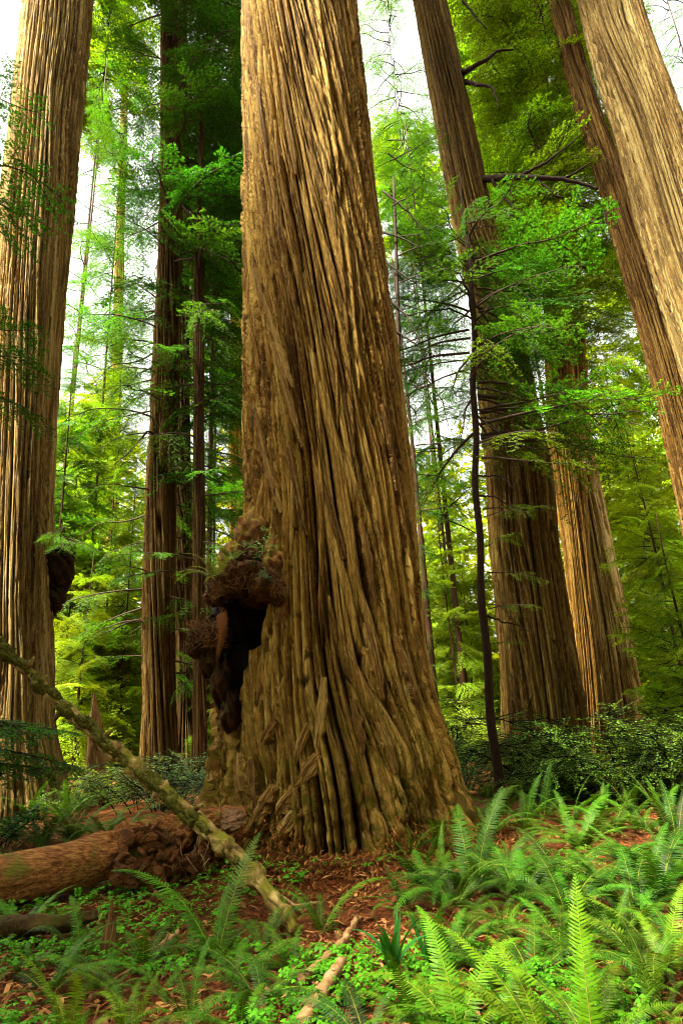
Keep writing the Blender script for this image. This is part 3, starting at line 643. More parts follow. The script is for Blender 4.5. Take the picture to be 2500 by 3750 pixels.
for i, p3 in enumerate(([(1400, 700, 13), (1480, 760, 12.8), (1560, 850, 12.6), (1600, 900, 12.6)], [(1395, 850, 13), (1470, 870, 12.8), (1540, 910, 12.6)],
          [(1400, 950, 13), (1480, 1010, 12.8), (1560, 1070, 12.6)], [(1430, 1100, 13), (1490, 1160, 12.8), (1530, 1240, 12.6), (1560, 1330, 12.6)],
          [(1430, 1200, 13), (1520, 1260, 12.8), (1600, 1310, 12.6)], [(1450, 1300, 13), (1550, 1370, 12.8), (1620, 1470, 12.6), (1640, 1560, 12.6)])):
    limb(ca, p3, .03, .008, (.4, .3, .25), seed=40 + i)
boughs(ca, lambda z: float(P(1450, 1000, 13)[0]), zat(1450, 1900, 13), zat(1450, 500, 13), 13, 26, 1.6, 1.8, MID, SPR_THIN, 71, az=(-60, 70))
le = thing('leaning_conifer', 'conifer outside the left edge with leafy tips crossing the left giant', 'tree', (P(-260, 2600, 9)[0], 9, 0))
V, f = tube([(le.location.x, 9, -.2), (le.location.x, 9, 5), (le.location.x - 2.2, 9, 13)], [.14, .1, .03], 9)
put('trunk', mesh('trunk', V - np.array(le.location), f, M_WOOD, smooth_=True), le, le.location)
for i, (py, a, L) in enumerate(((300, 0, 2.6), (560, 5, 2.8), (700, -8, 2.4), (1180, 5, 1.8), (1300, -10, 1.9), (1420, 12, 1.7), (2640, 0, 1.9), (2720, 14, 2.0), (2580, -14, 1.6), (2780, 5, 1.8))):
    put_bough(le, SPR[i % 6], (le.location.x - max(0, (zat(-100, py, 9) - 5) * .27), 9, zat(-100, py, 9)), (0, rad(8), rad(a)), L / 2.5, EMER if py > 2000 else DARK)

# ------------------------------------------------------------------ burl of the giant
def blob(c, rx, ry, rz, seed, nu=40, nv=26, amp=.25, freq=3.0):
    th = np.linspace(0, 2 * np.pi, nu, endpoint=False); ph = np.linspace(.02, np.pi - .02, nv)
    TH, PH = np.meshgrid(th, ph); x = np.sin(PH) * np.cos(TH); y = np.sin(PH) * np.sin(TH); z = np.cos(PH)
    d = 1 + amp * (fbm(x * freq + z * 2 + 7, y * freq + z * freq + 3, seed, 4) - .5) * 2
    V = np.stack([x * rx * d, y * ry * d, z * rz * d], -1).reshape(-1, 3) + np.asarray(c)
    return V, [tuple(q) for q in grid_faces(nv, nu, True).tolist()]
bm_ = MB()
for (px, py, D, rx, ry, rz, s) in ((895, 2120, 7.75, .34, .45, .20, 1), (830, 2150, 7.85, .20, .36, .15, 2), (975, 2150, 7.65, .22, .38, .19, 3), (900, 2070, 7.9, .30, .36, .18, 4), (785, 2190, 7.9, .12, .22, .10, 5), (1010, 2185, 7.6, .10, .2, .12, 9), (930, 2030, 8.0, .22, .3, .2, 11)):
    bm_.add(*blob(P(px, py, D), rx, ry, rz, s, amp=.4, freq=3.5))
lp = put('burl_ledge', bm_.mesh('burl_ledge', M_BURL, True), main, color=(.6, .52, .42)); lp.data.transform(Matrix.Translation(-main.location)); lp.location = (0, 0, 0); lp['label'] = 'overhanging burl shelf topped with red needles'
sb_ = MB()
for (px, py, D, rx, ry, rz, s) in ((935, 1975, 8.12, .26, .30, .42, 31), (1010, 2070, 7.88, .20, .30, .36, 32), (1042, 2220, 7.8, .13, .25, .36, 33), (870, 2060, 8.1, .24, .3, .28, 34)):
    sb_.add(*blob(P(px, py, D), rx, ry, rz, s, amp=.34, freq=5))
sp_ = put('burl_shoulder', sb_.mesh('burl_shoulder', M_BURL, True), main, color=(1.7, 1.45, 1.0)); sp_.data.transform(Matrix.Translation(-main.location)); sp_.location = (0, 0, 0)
kb = MB()
for (px, py, D, rx, ry, rz, s) in ((735, 2350, 8.0, .15, .28, .22, 6), (790, 2330, 8.05, .20, .32, .24, 7), (770, 2420, 8.1, .15, .28, .22, 8), (815, 2500, 8.1, .13, .3, .28, 10), (850, 2600, 8.05, .13, .3, .25, 12)):
    kb.add(*blob(P(px, py, D), rx, ry, rz, s, amp=.42, freq=3.5))
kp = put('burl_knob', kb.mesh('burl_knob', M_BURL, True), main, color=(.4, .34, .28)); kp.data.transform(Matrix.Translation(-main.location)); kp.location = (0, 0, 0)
hb = MB()  # black lumps added behind the hollow to read as deep shade
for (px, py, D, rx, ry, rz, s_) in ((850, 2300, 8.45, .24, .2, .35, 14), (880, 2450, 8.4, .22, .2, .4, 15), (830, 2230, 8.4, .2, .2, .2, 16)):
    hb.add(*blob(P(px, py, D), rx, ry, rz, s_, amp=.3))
hp = put('hollow_shade_wall', hb.mesh('hollow_shade_wall', M_HOLLOW_SHADE, True), main); hp.data.transform(Matrix.Translation(-main.location)); hp.location = (0, 0, 0); hp['label'] = 'inside of the hollow painted black for its shade'
# burl of the left giant
lb = MB()
for (px, py, D, rx, ry, rz, s) in ((205, 2090, 13.9, .33, .4, .55, 21), (232, 2040, 13.9, .22, .35, .30, 22), (200, 2190, 13.9, .2, .3, .3, 23)):
    lb.add(*blob(P(px, py, D), rx, ry, rz, s, amp=.4))
lbp = put('burl', lb.mesh('burl', M_BURL, True), tL1, color=(.2, .17, .15)); lbp.data.transform(Matrix.Translation(-tL1.location)); lbp.location = (0, 0, 0); lbp['label'] = 'black burl on the right flank'
for i in range(9):
    p = P(230 + 12 * (i % 3), 1990 - 8 * i, 12.9)
    put_bough(tL1, SPR_THIN[i % 4], p, (0, rad(20), rad(-60 + 30 * i)), .32, MID)

# ------------------------------------------------------------------ loose bark slabs on the giant
def on_main(px, py, out=.0):
    d = ray(px, py); best = None
    for t in np.linspace(5, 14, 500):
        p = np.array([0, 0, 1.6]) + d * t; cx = np.interp(p[2], MT['z'], MT['x']); r = np.interp(p[2], MT['z'], MT['r'])
        if math.hypot(p[0] - cx, p[1] - DM) < r + out: return p
    return p
def slab(p0, p1, w, th, seed):
    rg = np.random.default_rng(seed); n = 9; t = np.linspace(0, 1, n); c = p0[None] * (1 - t)[:, None] + p1[None] * t[:, None]
    ax = p1 - p0; ax /= np.linalg.norm(ax); mid = (p0 + p1) / 2; nrm = np.array([mid[0] - TRUNK0[0], mid[1] - DM, 0]); nrm /= np.linalg.norm(nrm)
    sd_ = np.cross(ax, nrm); sd_ /= np.linalg.norm(sd_)
    ww = w * (np.sin(np.pi * (.12 + .8 * t)) ** .6) * (1 + rg.normal(0, .14, n)); c = c + sd_ * rg.normal(0, w * .12, n)[:, None] + nrm * (.03 * np.sin(t * 3))[:, None]
    prof = [(-1, -1.2), (-.9, .35), (-.5, .75), (-.1, .6), (.3, 1), (.9, .5), (1, -1.2)]
    V = []
    for i in range(n):
        for (a, b) in prof: V.append(c[i] + sd_ * ww[i] * (a + rg.normal(0, .07)) + nrm * th * (b + rg.normal(0, .12)))
    k = len(prof); f = [tuple(q) for q in grid_faces(n, k, True).tolist()] + [tuple(range(k))[::-1], tuple(range((n - 1) * k, n * k))]
    V = np.array(V) - np.array(main.location)
    bk = np.stack([(V @ sd_), (V @ ax), np.full(len(V), seed * 2.3)], 1); bmv = np.tile([.15, .12, 0], (len(V), 1))
    put('bark_slab', mesh('bark_slab', V, f, M_BARK, smooth_=False, attrs={'bk': bk, 'bm': bmv}), main, main.location, color=(1.0, .92, .8))
SL = [((1168, 2760), (1090, 2880), .085, .07), ((1090, 2880), (1020, 2985), .10, .08), ((1130, 2650), (1080, 2800), .06, .05), ((1190, 2480), (1160, 2740), .07, .05),
      ((1010, 2640), (955, 2740), .05, .04), ((1000, 2880), (930, 3040), .09, .07), ((1100, 2960), (1010, 3080), .08, .06), ((1340, 2280), (1400, 2560), .06, .05),
      ((1450, 2330), (1530, 2600), .06, .05), ((930, 1500), (1030, 1880), .055, .04), ((960, 1080), (1075, 1420), .05, .035), ((925, 930), (965, 1130), .04, .04),
      ((1000, 1250), (1110, 1640), .055, .04), ((1180, 1750), (1260, 2050), .055, .045), ((1400, 1480), (1450, 1800), .05, .04), ((1320, 1900), (1370, 2200), .055, .04),
      ((1050, 1620), (1120, 1960), .05, .04), ((1460, 1850), (1510, 2120), .045, .04), ((870, 2760), (880, 2900), .07, .05), ((920, 2780), (940, 2960), .06, .05),
      ((1380, 2620), (1450, 2830), .06, .05), ((1290, 2560), (1330, 2760), .05, .04), ((1180, 560), (1230, 860), .045, .035), ((1030, 300), (1085, 640), .045, .035), ((940, 280), (985, 600), .045, .035)]
for i, (a, b, w, th) in enumerate(SL): slab(on_main(*a, .0), on_main(*b, .0), w, th * .7, 500 + i)

# ------------------------------------------------------------------ ferns
def frond_mesh(seed, a0, a1, n=38, wmax=.105, mats=None, side=0.0, curl=.0):
    """frond of length 1 along an arch in the XZ plane, pinnae to both sides"""
    r = np.random.default_rng(seed); m = 40; t = np.linspace(0, 1, m); ang = np.radians(a0 + (a1 - a0) * t ** 1.25)
    dx = np.sin(ang) / (m - 1); dz = np.cos(ang) / (m - 1); X = np.cumsum(dx) - dx[0]; Z = np.cumsum(dz) - dz[0]; Y = side * t ** 2
    C = np.stack([X, Y, Z], 1); mb = MB()
    k = np.linspace(0, m - 1, 12).astype(int); V, f = tube(C[k], .0045 * (1 - .8 * t[k]), 4); mb.add(V, f, 1)
    for i in range(n):
        for s in (-1, 1):
            q = .10 + .89 * (i + .5 + .25 * s) / n
            c = np.array([np.interp(q, t, C[:, j]) for j in range(3)]); an = np.interp(q, t, ang)
            T = np.array([math.sin(an), 2 * side * q, math.cos(an)]); T /= np.linalg.norm(T); S = np.array([0, 1.0, 0]); S -= T * (S @ T); S /= np.linalg.norm(S); Nn = np.cross(T, S) * 1.0
            w = wmax * min(1, .55 + 2.2 * q) * (1 - q ** 2.6) ** .8 * r.uniform(.88, 1.1) + .006
            fw = .22 + .35 * q + r.normal(0, .05); d = S * s + T * fw + Nn * (-.10 + curl + r.normal(0, .07)); d /= np.linalg.norm(d)
            b = T - d * (T @ d); b /= np.linalg.norm(b); h = .0125 * (1 - .45 * q) * (1.0)
            tip = c + d * w - Nn * .14 * w + T * .01
            mid = c + d * w * .5; V = [c - b * h * .55, c + b * h, mid + b * h * .85 + Nn * .003, tip, mid - b * h * .6 + Nn * .003]
            mb.add(V, [(0, 4, 2, 1), (4, 3, 2)], 0)
    return mb.mesh('frond', mats or [M_FERN, M_STEM])
FR_UP = [frond_mesh(1, 8, 62), frond_mesh(2, 14, 85, side=.12), frond_mesh(3, 5, 45, side=-.08)]
FR_ARCH = [frond_mesh(4, 28, 108), frond_mesh(5, 34, 128, side=.10), frond_mesh(6, 22, 98, side=-.10), frond_mesh(7, 38, 135, side=.05)]
FR_LOW = [frond_mesh(8, 50, 118), frond_mesh(9, 58, 128, side=-.12), frond_mesh(10, 45, 112, side=.12)]
FR_DEAD = [frond_mesh(11, 60, 150, mats=[M_DEAD, M_DEAD], curl=-.5), frond_mesh(12, 75, 140, mats=[M_DEAD, M_DEAD], curl=-.6)]
FG = (.11, .30, .010); FY = (.21, .40, .008); FB_ = (.08, .25, .012); FD = (.06, .20, .012)
def fern(label, px, py, L, n, color, seed, group=None, mix=(.2, .5, .3), dead=2, loc=None, az=None, fronds=()):
    p = G(px, py) if loc is None else np.asarray(loc)
    mix = (mix[0] * .35, mix[1] + mix[0] * .65, mix[2]); L = L * .92; r = random.Random(seed); t = thing('sword_fern', label, 'fern', p, group)
    for i in range(n):
        u = r.random(); pool = FR_UP if u < mix[0] else FR_ARCH if u < mix[0] + mix[1] else FR_LOW
        a = (360 / n) * (i + r.uniform(-.4, .4)) if az is None else r.uniform(*az)
        l = L * r.uniform(.6, 1.15); v = r.uniform(.20, .62)
        put('frond', r.choice(pool), t, p + np.array([.02 * math.cos(rad(a)), .02 * math.sin(rad(a)), -.01]), (rad(r.uniform(-14, 14)), rad(r.uniform(-8, 10)), rad(a)), (l, l, l), tuple(c * v for c in color))
    for (a, l, kind, tilt, roll, cmul) in fronds:
        l = l * .92; put('frond', kind, t, p, (rad(roll), rad(tilt), rad(a)), l, tuple(c * cmul * .56 for c in color))
    for i in range(dead):
        a = rad(r.uniform(0, 360)); put('dead_frond', r.choice(FR_DEAD), t, p, (0, 0, a), L * r.uniform(.5, .8))
    return t
def ordinal_ferns(spots, phrase, L, n, color, seed, group, **kw):
    ORD = ['leftmost', 'second from the left', 'third from the left', 'fourth from the left', 'fifth from the left', 'sixth from the left', 'seventh from the left', 'eighth from the left', 'ninth from the left', 'tenth from the left', 'eleventh from the left', 'twelfth from the left']
    sp = sorted(spots, key=lambda s: s[0])
    for i, s in enumerate(sp):
        o = 'rightmost' if i == len(sp) - 1 and i > 0 else ORD[i]
        fern('sword fern, %s %s' % (o, phrase), s[0], s[1], L * (s[2] if len(s) > 2 else 1), n, color, seed + i, group, **kw)
# big clump right of the foot of the giant
fern('large sword fern clump with bluish arching fronds right of the giant foot', 1740, 3270, 1.05, 17, FB_, 1, mix=(.2, .55, .25), dead=4)
fern('bright green upright sword fern rising out of the large bluish clump', 1990, 3260, .85, 13, (.13, .40, .008), 2, mix=(.5, .4, .1), dead=3)
fern('dark sword fern at the back of the large clump near the giant root', 1790, 3060, .95, 14, FG, 3, mix=(.4, .5, .1))
fern('sword fern spreading right of the large clump toward bare red litter', 2130, 3120, .9, 13, FG, 4, mix=(.2, .6, .2))
fern('small bright fern beside the red litter patch before the giant', 1480, 3330, .62, 9, (.08, .27, .014), 5, mix=(.5, .4, .1), dead=1)
fern('tiny fern at the right end of the mossy pole', 1180, 3420, .5, 7, FG, 6, mix=(.4, .5, .1), dead=1, fronds=((20, .85, FR_ARCH[0], 0, 0, 1.1), (160, .6, FR_ARCH[2], 0, 0, 1)))
# foreground
fern('tall sword fern with one upright frond standing before the mossy pole', 790, 3540, .6, 6, FG, 7, mix=(.2, .5, .3), dead=1,
     fronds=((75, 1.05, FR_UP[0], 0, 10, .75), (172, 1.25, FR_ARCH[2], 0, 0, .9), (160, 1.05, FR_ARCH[0], 0, 8, .9), (85, .6, FR_UP[2], 0, 0, .8)))
fern('broad sword fern with pale arching fronds at the lower centre left', 960, 3680, .72, 12, (.11, .31, .025), 8, mix=(.15, .55, .3), dead=3)
fern('yellow green fern at the bottom edge under the left end of the log', 250, 3850, .62, 8, FY, 9, mix=(.8, .2, 0), dead=1)
fern('small yellow fern low at the bottom edge, left of centre', 480, 3800, .5, 7, FY, 10, mix=(.6, .4, 0), dead=1)
fern('bottom edge sword fern with a very long lime frond leaning left, right of centre', 2000, 3900, .6, 6, FY, 11, mix=(.2, .5, .3), dead=2,
     fronds=((150, .85, FR_UP[0], 12, 0, 1.0), (100, .7, FR_UP[1], 0, 0, .9), (170, .8, FR_ARCH[0], 0, 0, .8)))
fern('upright lime sword fern at the bottom right with a tall ladder like frond', 2180, 3880, .6, 7, (.20, .44, .008), 12, mix=(.2, .5, .3), dead=2,
     fronds=((80, .85, FR_UP[2], -4, 0, .95), (60, .7, FR_UP[1], 0, 0, .8), (165, .8, FR_ARCH[2], 0, 0, .8)))
fern('broad pale sword fern at the bottom edge right of the broken stick', 1680, 3820, .62, 9, (.17, .40, .012), 13, mix=(.4, .5, .1), dead=2,
     fronds=((95, .8, FR_UP[1], -3, 0, .95), (40, .85, FR_ARCH[0], 0, 0, 1), (140, .9, FR_ARCH[3], 0, 0, .9)))
fern('sword fern with a yellowed frond at the right edge of the foreground', 2440, 3560, .8, 12, (.19, .35, .010), 14, mix=(.3, .5, .2), dead=3)
fern('bluish sword fern arching in from the right edge at mid ground', 2420, 3330, .9, 13, FB_, 15, mix=(.3, .5, .2), dead=2)
fern('dark leaved fern at the right edge behind the red litter', 2480, 3120, .95, 13, FD, 16, mix=(.4, .5, .1))
fern('long arching fern between the large clump and the bottom right ferns', 2060, 3480, .8, 10, FG, 17, mix=(.1, .7, .2), dead=2)
fern('low fern with an arching pale frond at the bottom edge right of the stick', 1350, 3840, .6, 8, (.07, .18, .03), 18, mix=(.1, .6, .3), dead=1)
fern('single arching fern in front of the giant foot left of centre', 1060, 3330, .42, 5, FG, 19, mix=(.2, .6, .2), dead=1, fronds=((165, .9, FR_ARCH[1], 0, 0, .9),))
ordinal_ferns([(40, 3080), (150, 3100, .9), (270, 3085), (390, 3090, .9), (100, 3000, 1.0), (240, 3010, .9), (470, 3040, .8), (10, 2990)], 'in the bank behind the fallen red log', 1.0, 14, FG, 40, 'ferns banked behind the fallen log', mix=(.4, .5, .1), dead=1)
ordinal_ferns([(1780, 2930), (1900, 2930), (2010, 2950), (2120, 2930), (2260, 2960), (2390, 2960), (2480, 2930)], 'in the row against the right hand shrubs', .8, 11, FG, 60, 'ferns along the foot of the right hand shrubs', mix=(.35, .5, .15), dead=1)
ordinal_ferns([(2250, 3060), (2360, 3050), (1920, 3040)], 'of three behind the large bluish clump', .75, 11, FG, 80, 'ferns of the middle rank at right', mix=(.35, .5, .15), dead=1)
ordinal_ferns([(90, 3560, .7), (600, 3640, .8), (1820, 3640), (2300, 3640)], 'of the small scattered foreground ferns', .5, 8, FG, 90, 'small ferns scattered in the foreground', mix=(.2, .6, .2), dead=2)

ordinal_ferns([(1560, 3420, .8), (1700, 3440, .9), (1850, 3400), (2200, 3380), (2320, 3440), (1620, 3200, .8)], 'of the ferns before the large clump', .62, 10, FG, 200, 'green ferns in front of the large clump', mix=(.2, .6, .2), dead=2)
ordinal_ferns([(700, 3760, .9), (880, 3800, .8), (1520, 3780), (1800, 3800), (2300, 3800), (2420, 3740)], 'of the low ferns along the bottom edge', .55, 9, (.12, .31, .010), 220, 'ferns along the bottom edge', mix=(.3, .5, .2), dead=1)
ordinal_ferns([(1840, 2990, .9), (1990, 2995), (2090, 3030), (2200, 3000), (2310, 2990), (2450, 3030)], 'of the second rank before the shrubs', .8, 10, FG, 240, 'ferns of the second rank at right', mix=(.35, .5, .15), dead=1)
ordinal_ferns([(1640, 3560), (1760, 3540, .8), (1950, 3600), (2130, 3540), (2250, 3480, .9), (2380, 3600), (2490, 3480)], 'of the pale arching ferns at lower right', .66, 11, (.085, .26, .010), 260, 'pale arching ferns at lower right', mix=(.15, .7, .15), dead=2)
ordinal_ferns([(1500, 3140, .7), (1600, 3110, .8), (1680, 3020, .9)], 'of three against the right root', .8, 11, FG, 280, 'ferns against the right root of the giant', mix=(.2, .7, .1), dead=2)
ordinal_ferns([(520, 3560, .9), (680, 3520, .8), (180, 3640, .9), (380, 3640, .9), (60, 3460, .9), (300, 3500, .8), (860, 3600, .9), (1080, 3560, .8), (960, 3480, .8)], 'of the ferns below the red log', .66, 10, FG, 290, 'ferns below the red log', mix=(.15, .6, .25), dead=2)
ordinal_ferns([(1560, 3260, .9), (1660, 3330), (1860, 3180, .9), (1900, 3320), (2060, 3240), (2080, 3360, .9), (2200, 3260), (2300, 3180, .9), (2380, 3240), (2330, 3360), (2470, 3230)], 'of the dark ferns crowding the right mid ground', .85, 13, FB_, 320, 'dark ferns crowding the right mid ground', mix=(.1, .75, .15), dead=3)
# strap leaved plant
def strap_leaf(seed, bend):
    t = np.linspace(0, 1, 9); an = np.radians(4 + bend * t ** 1.3); x = np.cumsum(np.sin(an)) / 9; z = np.cumsum(np.cos(an)) / 9; w = .045 * np.sin(np.pi * (.25 + .75 * t)) ** .8
    V = np.concatenate([np.stack([x, w, z], 1), np.stack([x + .008, w * 0, z - .008], 1), np.stack([x, -w, z], 1)]); f = []
    for i in range(8): f += [(i, i + 1, 10 + i, 9 + i), (9 + i, 10 + i, 19 + i, 18 + i)]
    return mesh('blade', V, f, [M_FERN], smooth_=True)
STR = [strap_leaf(i, b) for i, b in enumerate((15, 35, 60, 85))]
for (px, py, L, n, lb_) in ((1440, 3600, .40, 16, 'tuft of dark green strap leaves beside the broken stick'), (1570, 3560, .36, 12, 'smaller tuft of strap leaves right of the dark green tuft')):
    p = G(px, py); t = thing('strap_leaf_plant', lb_, 'plant', p); r = random.Random(px)
    for i in range(n): put('blade', r.choice(STR), t, p, (rad(r.uniform(-10, 10)), rad(r.uniform(-5, 10)), rad(r.uniform(0, 360))), L * r.uniform(.6, 1.1), (.025, .12, .018))
# ferns and sprig on the burl
fern('pale small fern growing from the left tip of the burl shelf', 0, 0, .62, 9, (.5, .65, .16), 120, loc=P(790, 2120, 7.35), mix=(0, .7, .3), dead=0, az=(120, 320))
fern('little fern on top of the burl shelf', 0, 0, .5, 8, (.3, .5, .1), 121, loc=P(850, 2050, 7.45), mix=(.3, .6, .1), dead=0)
hf = thing('hanging_dead_fern', 'brown dead fern strands hanging in front of the dark hollow', 'dead fern', P(815, 2230, 7.5))
for i in range(5): put('dead_frond', FR_DEAD[0], hf, P(805 + 5 * i, 2225, 7.5), (rad(i * 10 - 20), rad(95), rad(-80 + 15 * i)), .75 - .07 * i)

# ------------------------------------------------------------------ broad leaved shrubs
def shrub_spray(seed, L=1.0, leaf=.035, dens=1.0, hang=.1):
    r = np.random.default_rng(seed); mb = MB(); n = 9; t = np.linspace(0, 1, n)
    pts = np.stack([.55 * L * t ** 1.4, (fbm(t * 2 + seed, t * 0, seed) - .5) * .3 * L, L * (.95 * t - .35 * t ** 2.2)], 1)
    V, f = tube(pts, .007 * (1 - t) + .002, 4, cap=False); mb.add(V, f, 0); LV = []
    for i in range(int(16 * dens)):
        q = .2 + .8 * (i + r.random()) / (16 * dens); p = np.array([np.interp(q, t, pts[:, c]) for c in range(3)])
        a = r.uniform(0, 2 * np.pi); l = L * r.uniform(.2, .42) * (1.1 - .5 * q); d = np.array([math.cos(a), math.sin(a), r.uniform(-.1, .3)])
        m = 5; tt = np.linspace(0, 1, m); tp = p + np.outer(tt * l, d) - np.outer(tt ** 2 * hang * l, (0, 0, 1)); V, f = tube(tp, .003 * (1 - tt) + .0012, 3, cap=False); mb.add(V, f, 0)
        k = max(4, int(l / (leaf * .55)))
        for j in range(k):
            b = tp[0] + (tp[-1] - tp[0]) * (j + 1) / k; s = np.cross(d, (0, 0, 1)); s /= np.linalg.norm(s)
            dd = d * .6 + s * (1 if j % 2 else -1) * .8 + r.normal(0, .2, 3); dd /= np.linalg.norm(dd); nn = np.array([0, 0, 1.0]) + r.normal(0, .35, 3); w = np.cross(dd, nn); w /= np.linalg.norm(w)
            ll = leaf * r.uniform(.7, 1.3); LV.append([b, b + dd * ll * .4 + w * ll * .27, b + dd * ll, b + dd * ll * .4 - w * ll * .27])
    LV = np.array(LV).reshape(-1, 3); k = np.arange(len(LV)).reshape(-1, 4); V0 = np.concatenate(mb.V); nf = len(mb.F)
    return mesh('branch', np.concatenate([V0, LV]), np.concatenate([np.array(mb.F), k + len(V0)]), [M_WOOD, M_BROAD], np.r_[np.zeros(nf), np.ones(len(k))])
SHR = [shrub_spray(700 + i, leaf=.045) for i in range(5)]
SHR_BIG = [shrub_spray(720 + i, leaf=.020, dens=1.7) for i in range(5)]
def shrub(label, px, py, D, hpx, n, color, seed, group=None, spread_=1.0, kinds=None):
    c = P(px, py, D); zg = float(gz(c[0], D)); H = hpx * PD(px, py, D) / F; t = thing('shrub', label, 'shrub', (c[0], D, zg), group); r = random.Random(seed)
    for i in range(n):
        a = rad(r.uniform(0, 360)); q = r.uniform(0, .5) * spread_ * H; v = r.uniform(.7, 1.3)
        put('branch', r.choice(kinds or (SHR_BIG if H > 1.2 else SHR)), t, (c[0] + q * math.cos(a), D + q * math.sin(a) * .6, float(gz(c[0] + q * math.cos(a), D)) - .02), (rad(r.uniform(-20, 20)), rad(r.uniform(-5, 30)), a), H * r.uniform(.6, 1.15), tuple(x * v for x in color))
SD = (.085, .17, .010); SB = (.09, .17, .06); SY = (.16, .24, .012)
shrub('grey green leafy shrub at the foot of the slender redwood', 600, 2800, 12.5, 330, 30, SB, 1)
shrub('small pale leaved shrub at the left foot of the giant', 770, 2850, 11, 230, 20, SB, 2)
shrub('leafy shrub around the splintered snag', 400, 2830, 14, 260, 26, SY, 3)
shrub('low shrub between the left giant and the snag', 290, 2870, 13, 170, 18, SD, 4)
shrub('dark huckleberry shrub in front of the fused clump, tallest of the right hand shrubs', 2230, 2800, 11.5, 480, 64, SD, 5, spread_=1.2)
shrub('dark shrub at the right edge of the picture above the ferns', 2460, 2800, 10.5, 460, 60, SD, 6, spread_=1.2)
shrub('low shrub before the base of the leaning brown redwood', 2040, 2850, 11.5, 230, 26, SD, 7)
shrub('small green shrub between the giant and the thin young tree', 1680, 2830, 13, 330, 30, (.04, .12, .02), 8)
shrub('bright shrub behind the thin young tree', 1610, 2700, 18, 380, 24, SY, 9)
shrub('emerald shrub cut by the left edge before the left giant', -20, 2820, 9.5, 260, 20, (.04, .14, .02), 10)
sg = thing('huckleberry_sprig', 'sprig of blue green oval leaves standing on the burl shelf', 'plant', P(935, 2075, 7.6))
for i, (px, py, L, tilt) in enumerate(((940, 2075, .62, -22), (955, 2060, .45, -5), (935, 2110, .3, 60), (950, 2110, .26, 80), (925, 2075, .4, -10))):
    put('branch', shrub_spray(760 + i, 1.0, .09, .55), sg, P(px, py, 7.28), (0, rad(tilt), rad(-90 + 25 * i)), L, (.16, .28, .15))

# ------------------------------------------------------------------ splintered snag
sn = thing('broken_snag', 'splintered orange snag standing behind the mossy pole', 'snag', (P(352, 2850, 15)[0], 15, float(gz(P(352, 2850, 15)[0], 15))))
sb = MB(); rg = np.random.default_rng(5)
def px_tube(pts3, radii, nu, amp, seed, n=24):
    pp, q = resample(np.c_[np.array([P(*p) for p in pts3]), radii], n); rg = np.random.default_rng(seed)
    th = np.arange(nu)[None, :]; d = amp * (fbm(th * .9 + q[:, None] * 0, q[:, None] * 6, seed, 3) - .5)
    return tube(pp[:, :3], pp[:, 3], nu, disp=d)
V, f = px_tube([(352, 2920, 15), (350, 2700, 15), (346, 2600, 15), (343, 2540, 15)], [.26, .18, .10, .02], 14, .12, 3)
put('trunk', mesh('trunk', V - np.array(sn.location), f, M_SNAG, smooth_=False), sn, sn.location)
for i, (a, b, r0) in enumerate((((372, 2800, 14.9), (378, 2640, 14.9), .06), ((330, 2850, 14.9), (333, 2680, 14.9), .06), ((360, 2760, 14.85), (362, 2600, 14.85), .05))):
    V, f = px_tube([a, ((a[0] + b[0]) / 2, (a[1] + b[1]) / 2, a[2]), b], [r0, r0 * .7, .005], 6, .04, 9 + i, 8); put('splinter', mesh('splinter', V - np.array(sn.location), f, M_SNAG), sn, sn.location)

# ------------------------------------------------------------------ fallen red log
LOGP = [(-420, 3350, 5.9), (0, 3232, 6.25), (270, 3170, 6.5), (480, 3105, 6.75), (620, 3085, 6.95), (760, 3055, 7.15), (880, 3030, 7.35)]
lr = [.235, .225, .215, .21, .20, .185, .15]
fl = thing('fallen_log', 'fallen reddish log at the left, crumbling where it meets the giant', 'log', P(270, 3230, 6.5))
pp, q = resample(np.c_[np.array([P(*p) for p in LOGP]), lr], 150); nu = 72
th = np.linspace(0, 2 * np.pi, nu, endpoint=False)[None, :]; Q = q[:, None]
decay = smooth(.50, .66, Q)
cx_, sx_ = np.cos(th), np.sin(th)
d = .03 * (fbm(cx_ * 2 + 5, Q * 7 + sx_ * 2, 3, 4) - .5) + .022 * (vn(th * 14 / 2 / np.pi * 2, Q * 9, 5, 28) - .5) + decay * (.26 * (fbm(cx_ * 3 + 9, Q * 26 + sx_ * 3, 6, 4) - .55))
V, f = tube(pp[:, :3], pp[:, 3], nu, disp=d)
o = put('log_wood', mesh('log_wood', V - np.array(fl.location), f, M_LOG, smooth_=True), fl, fl.location)
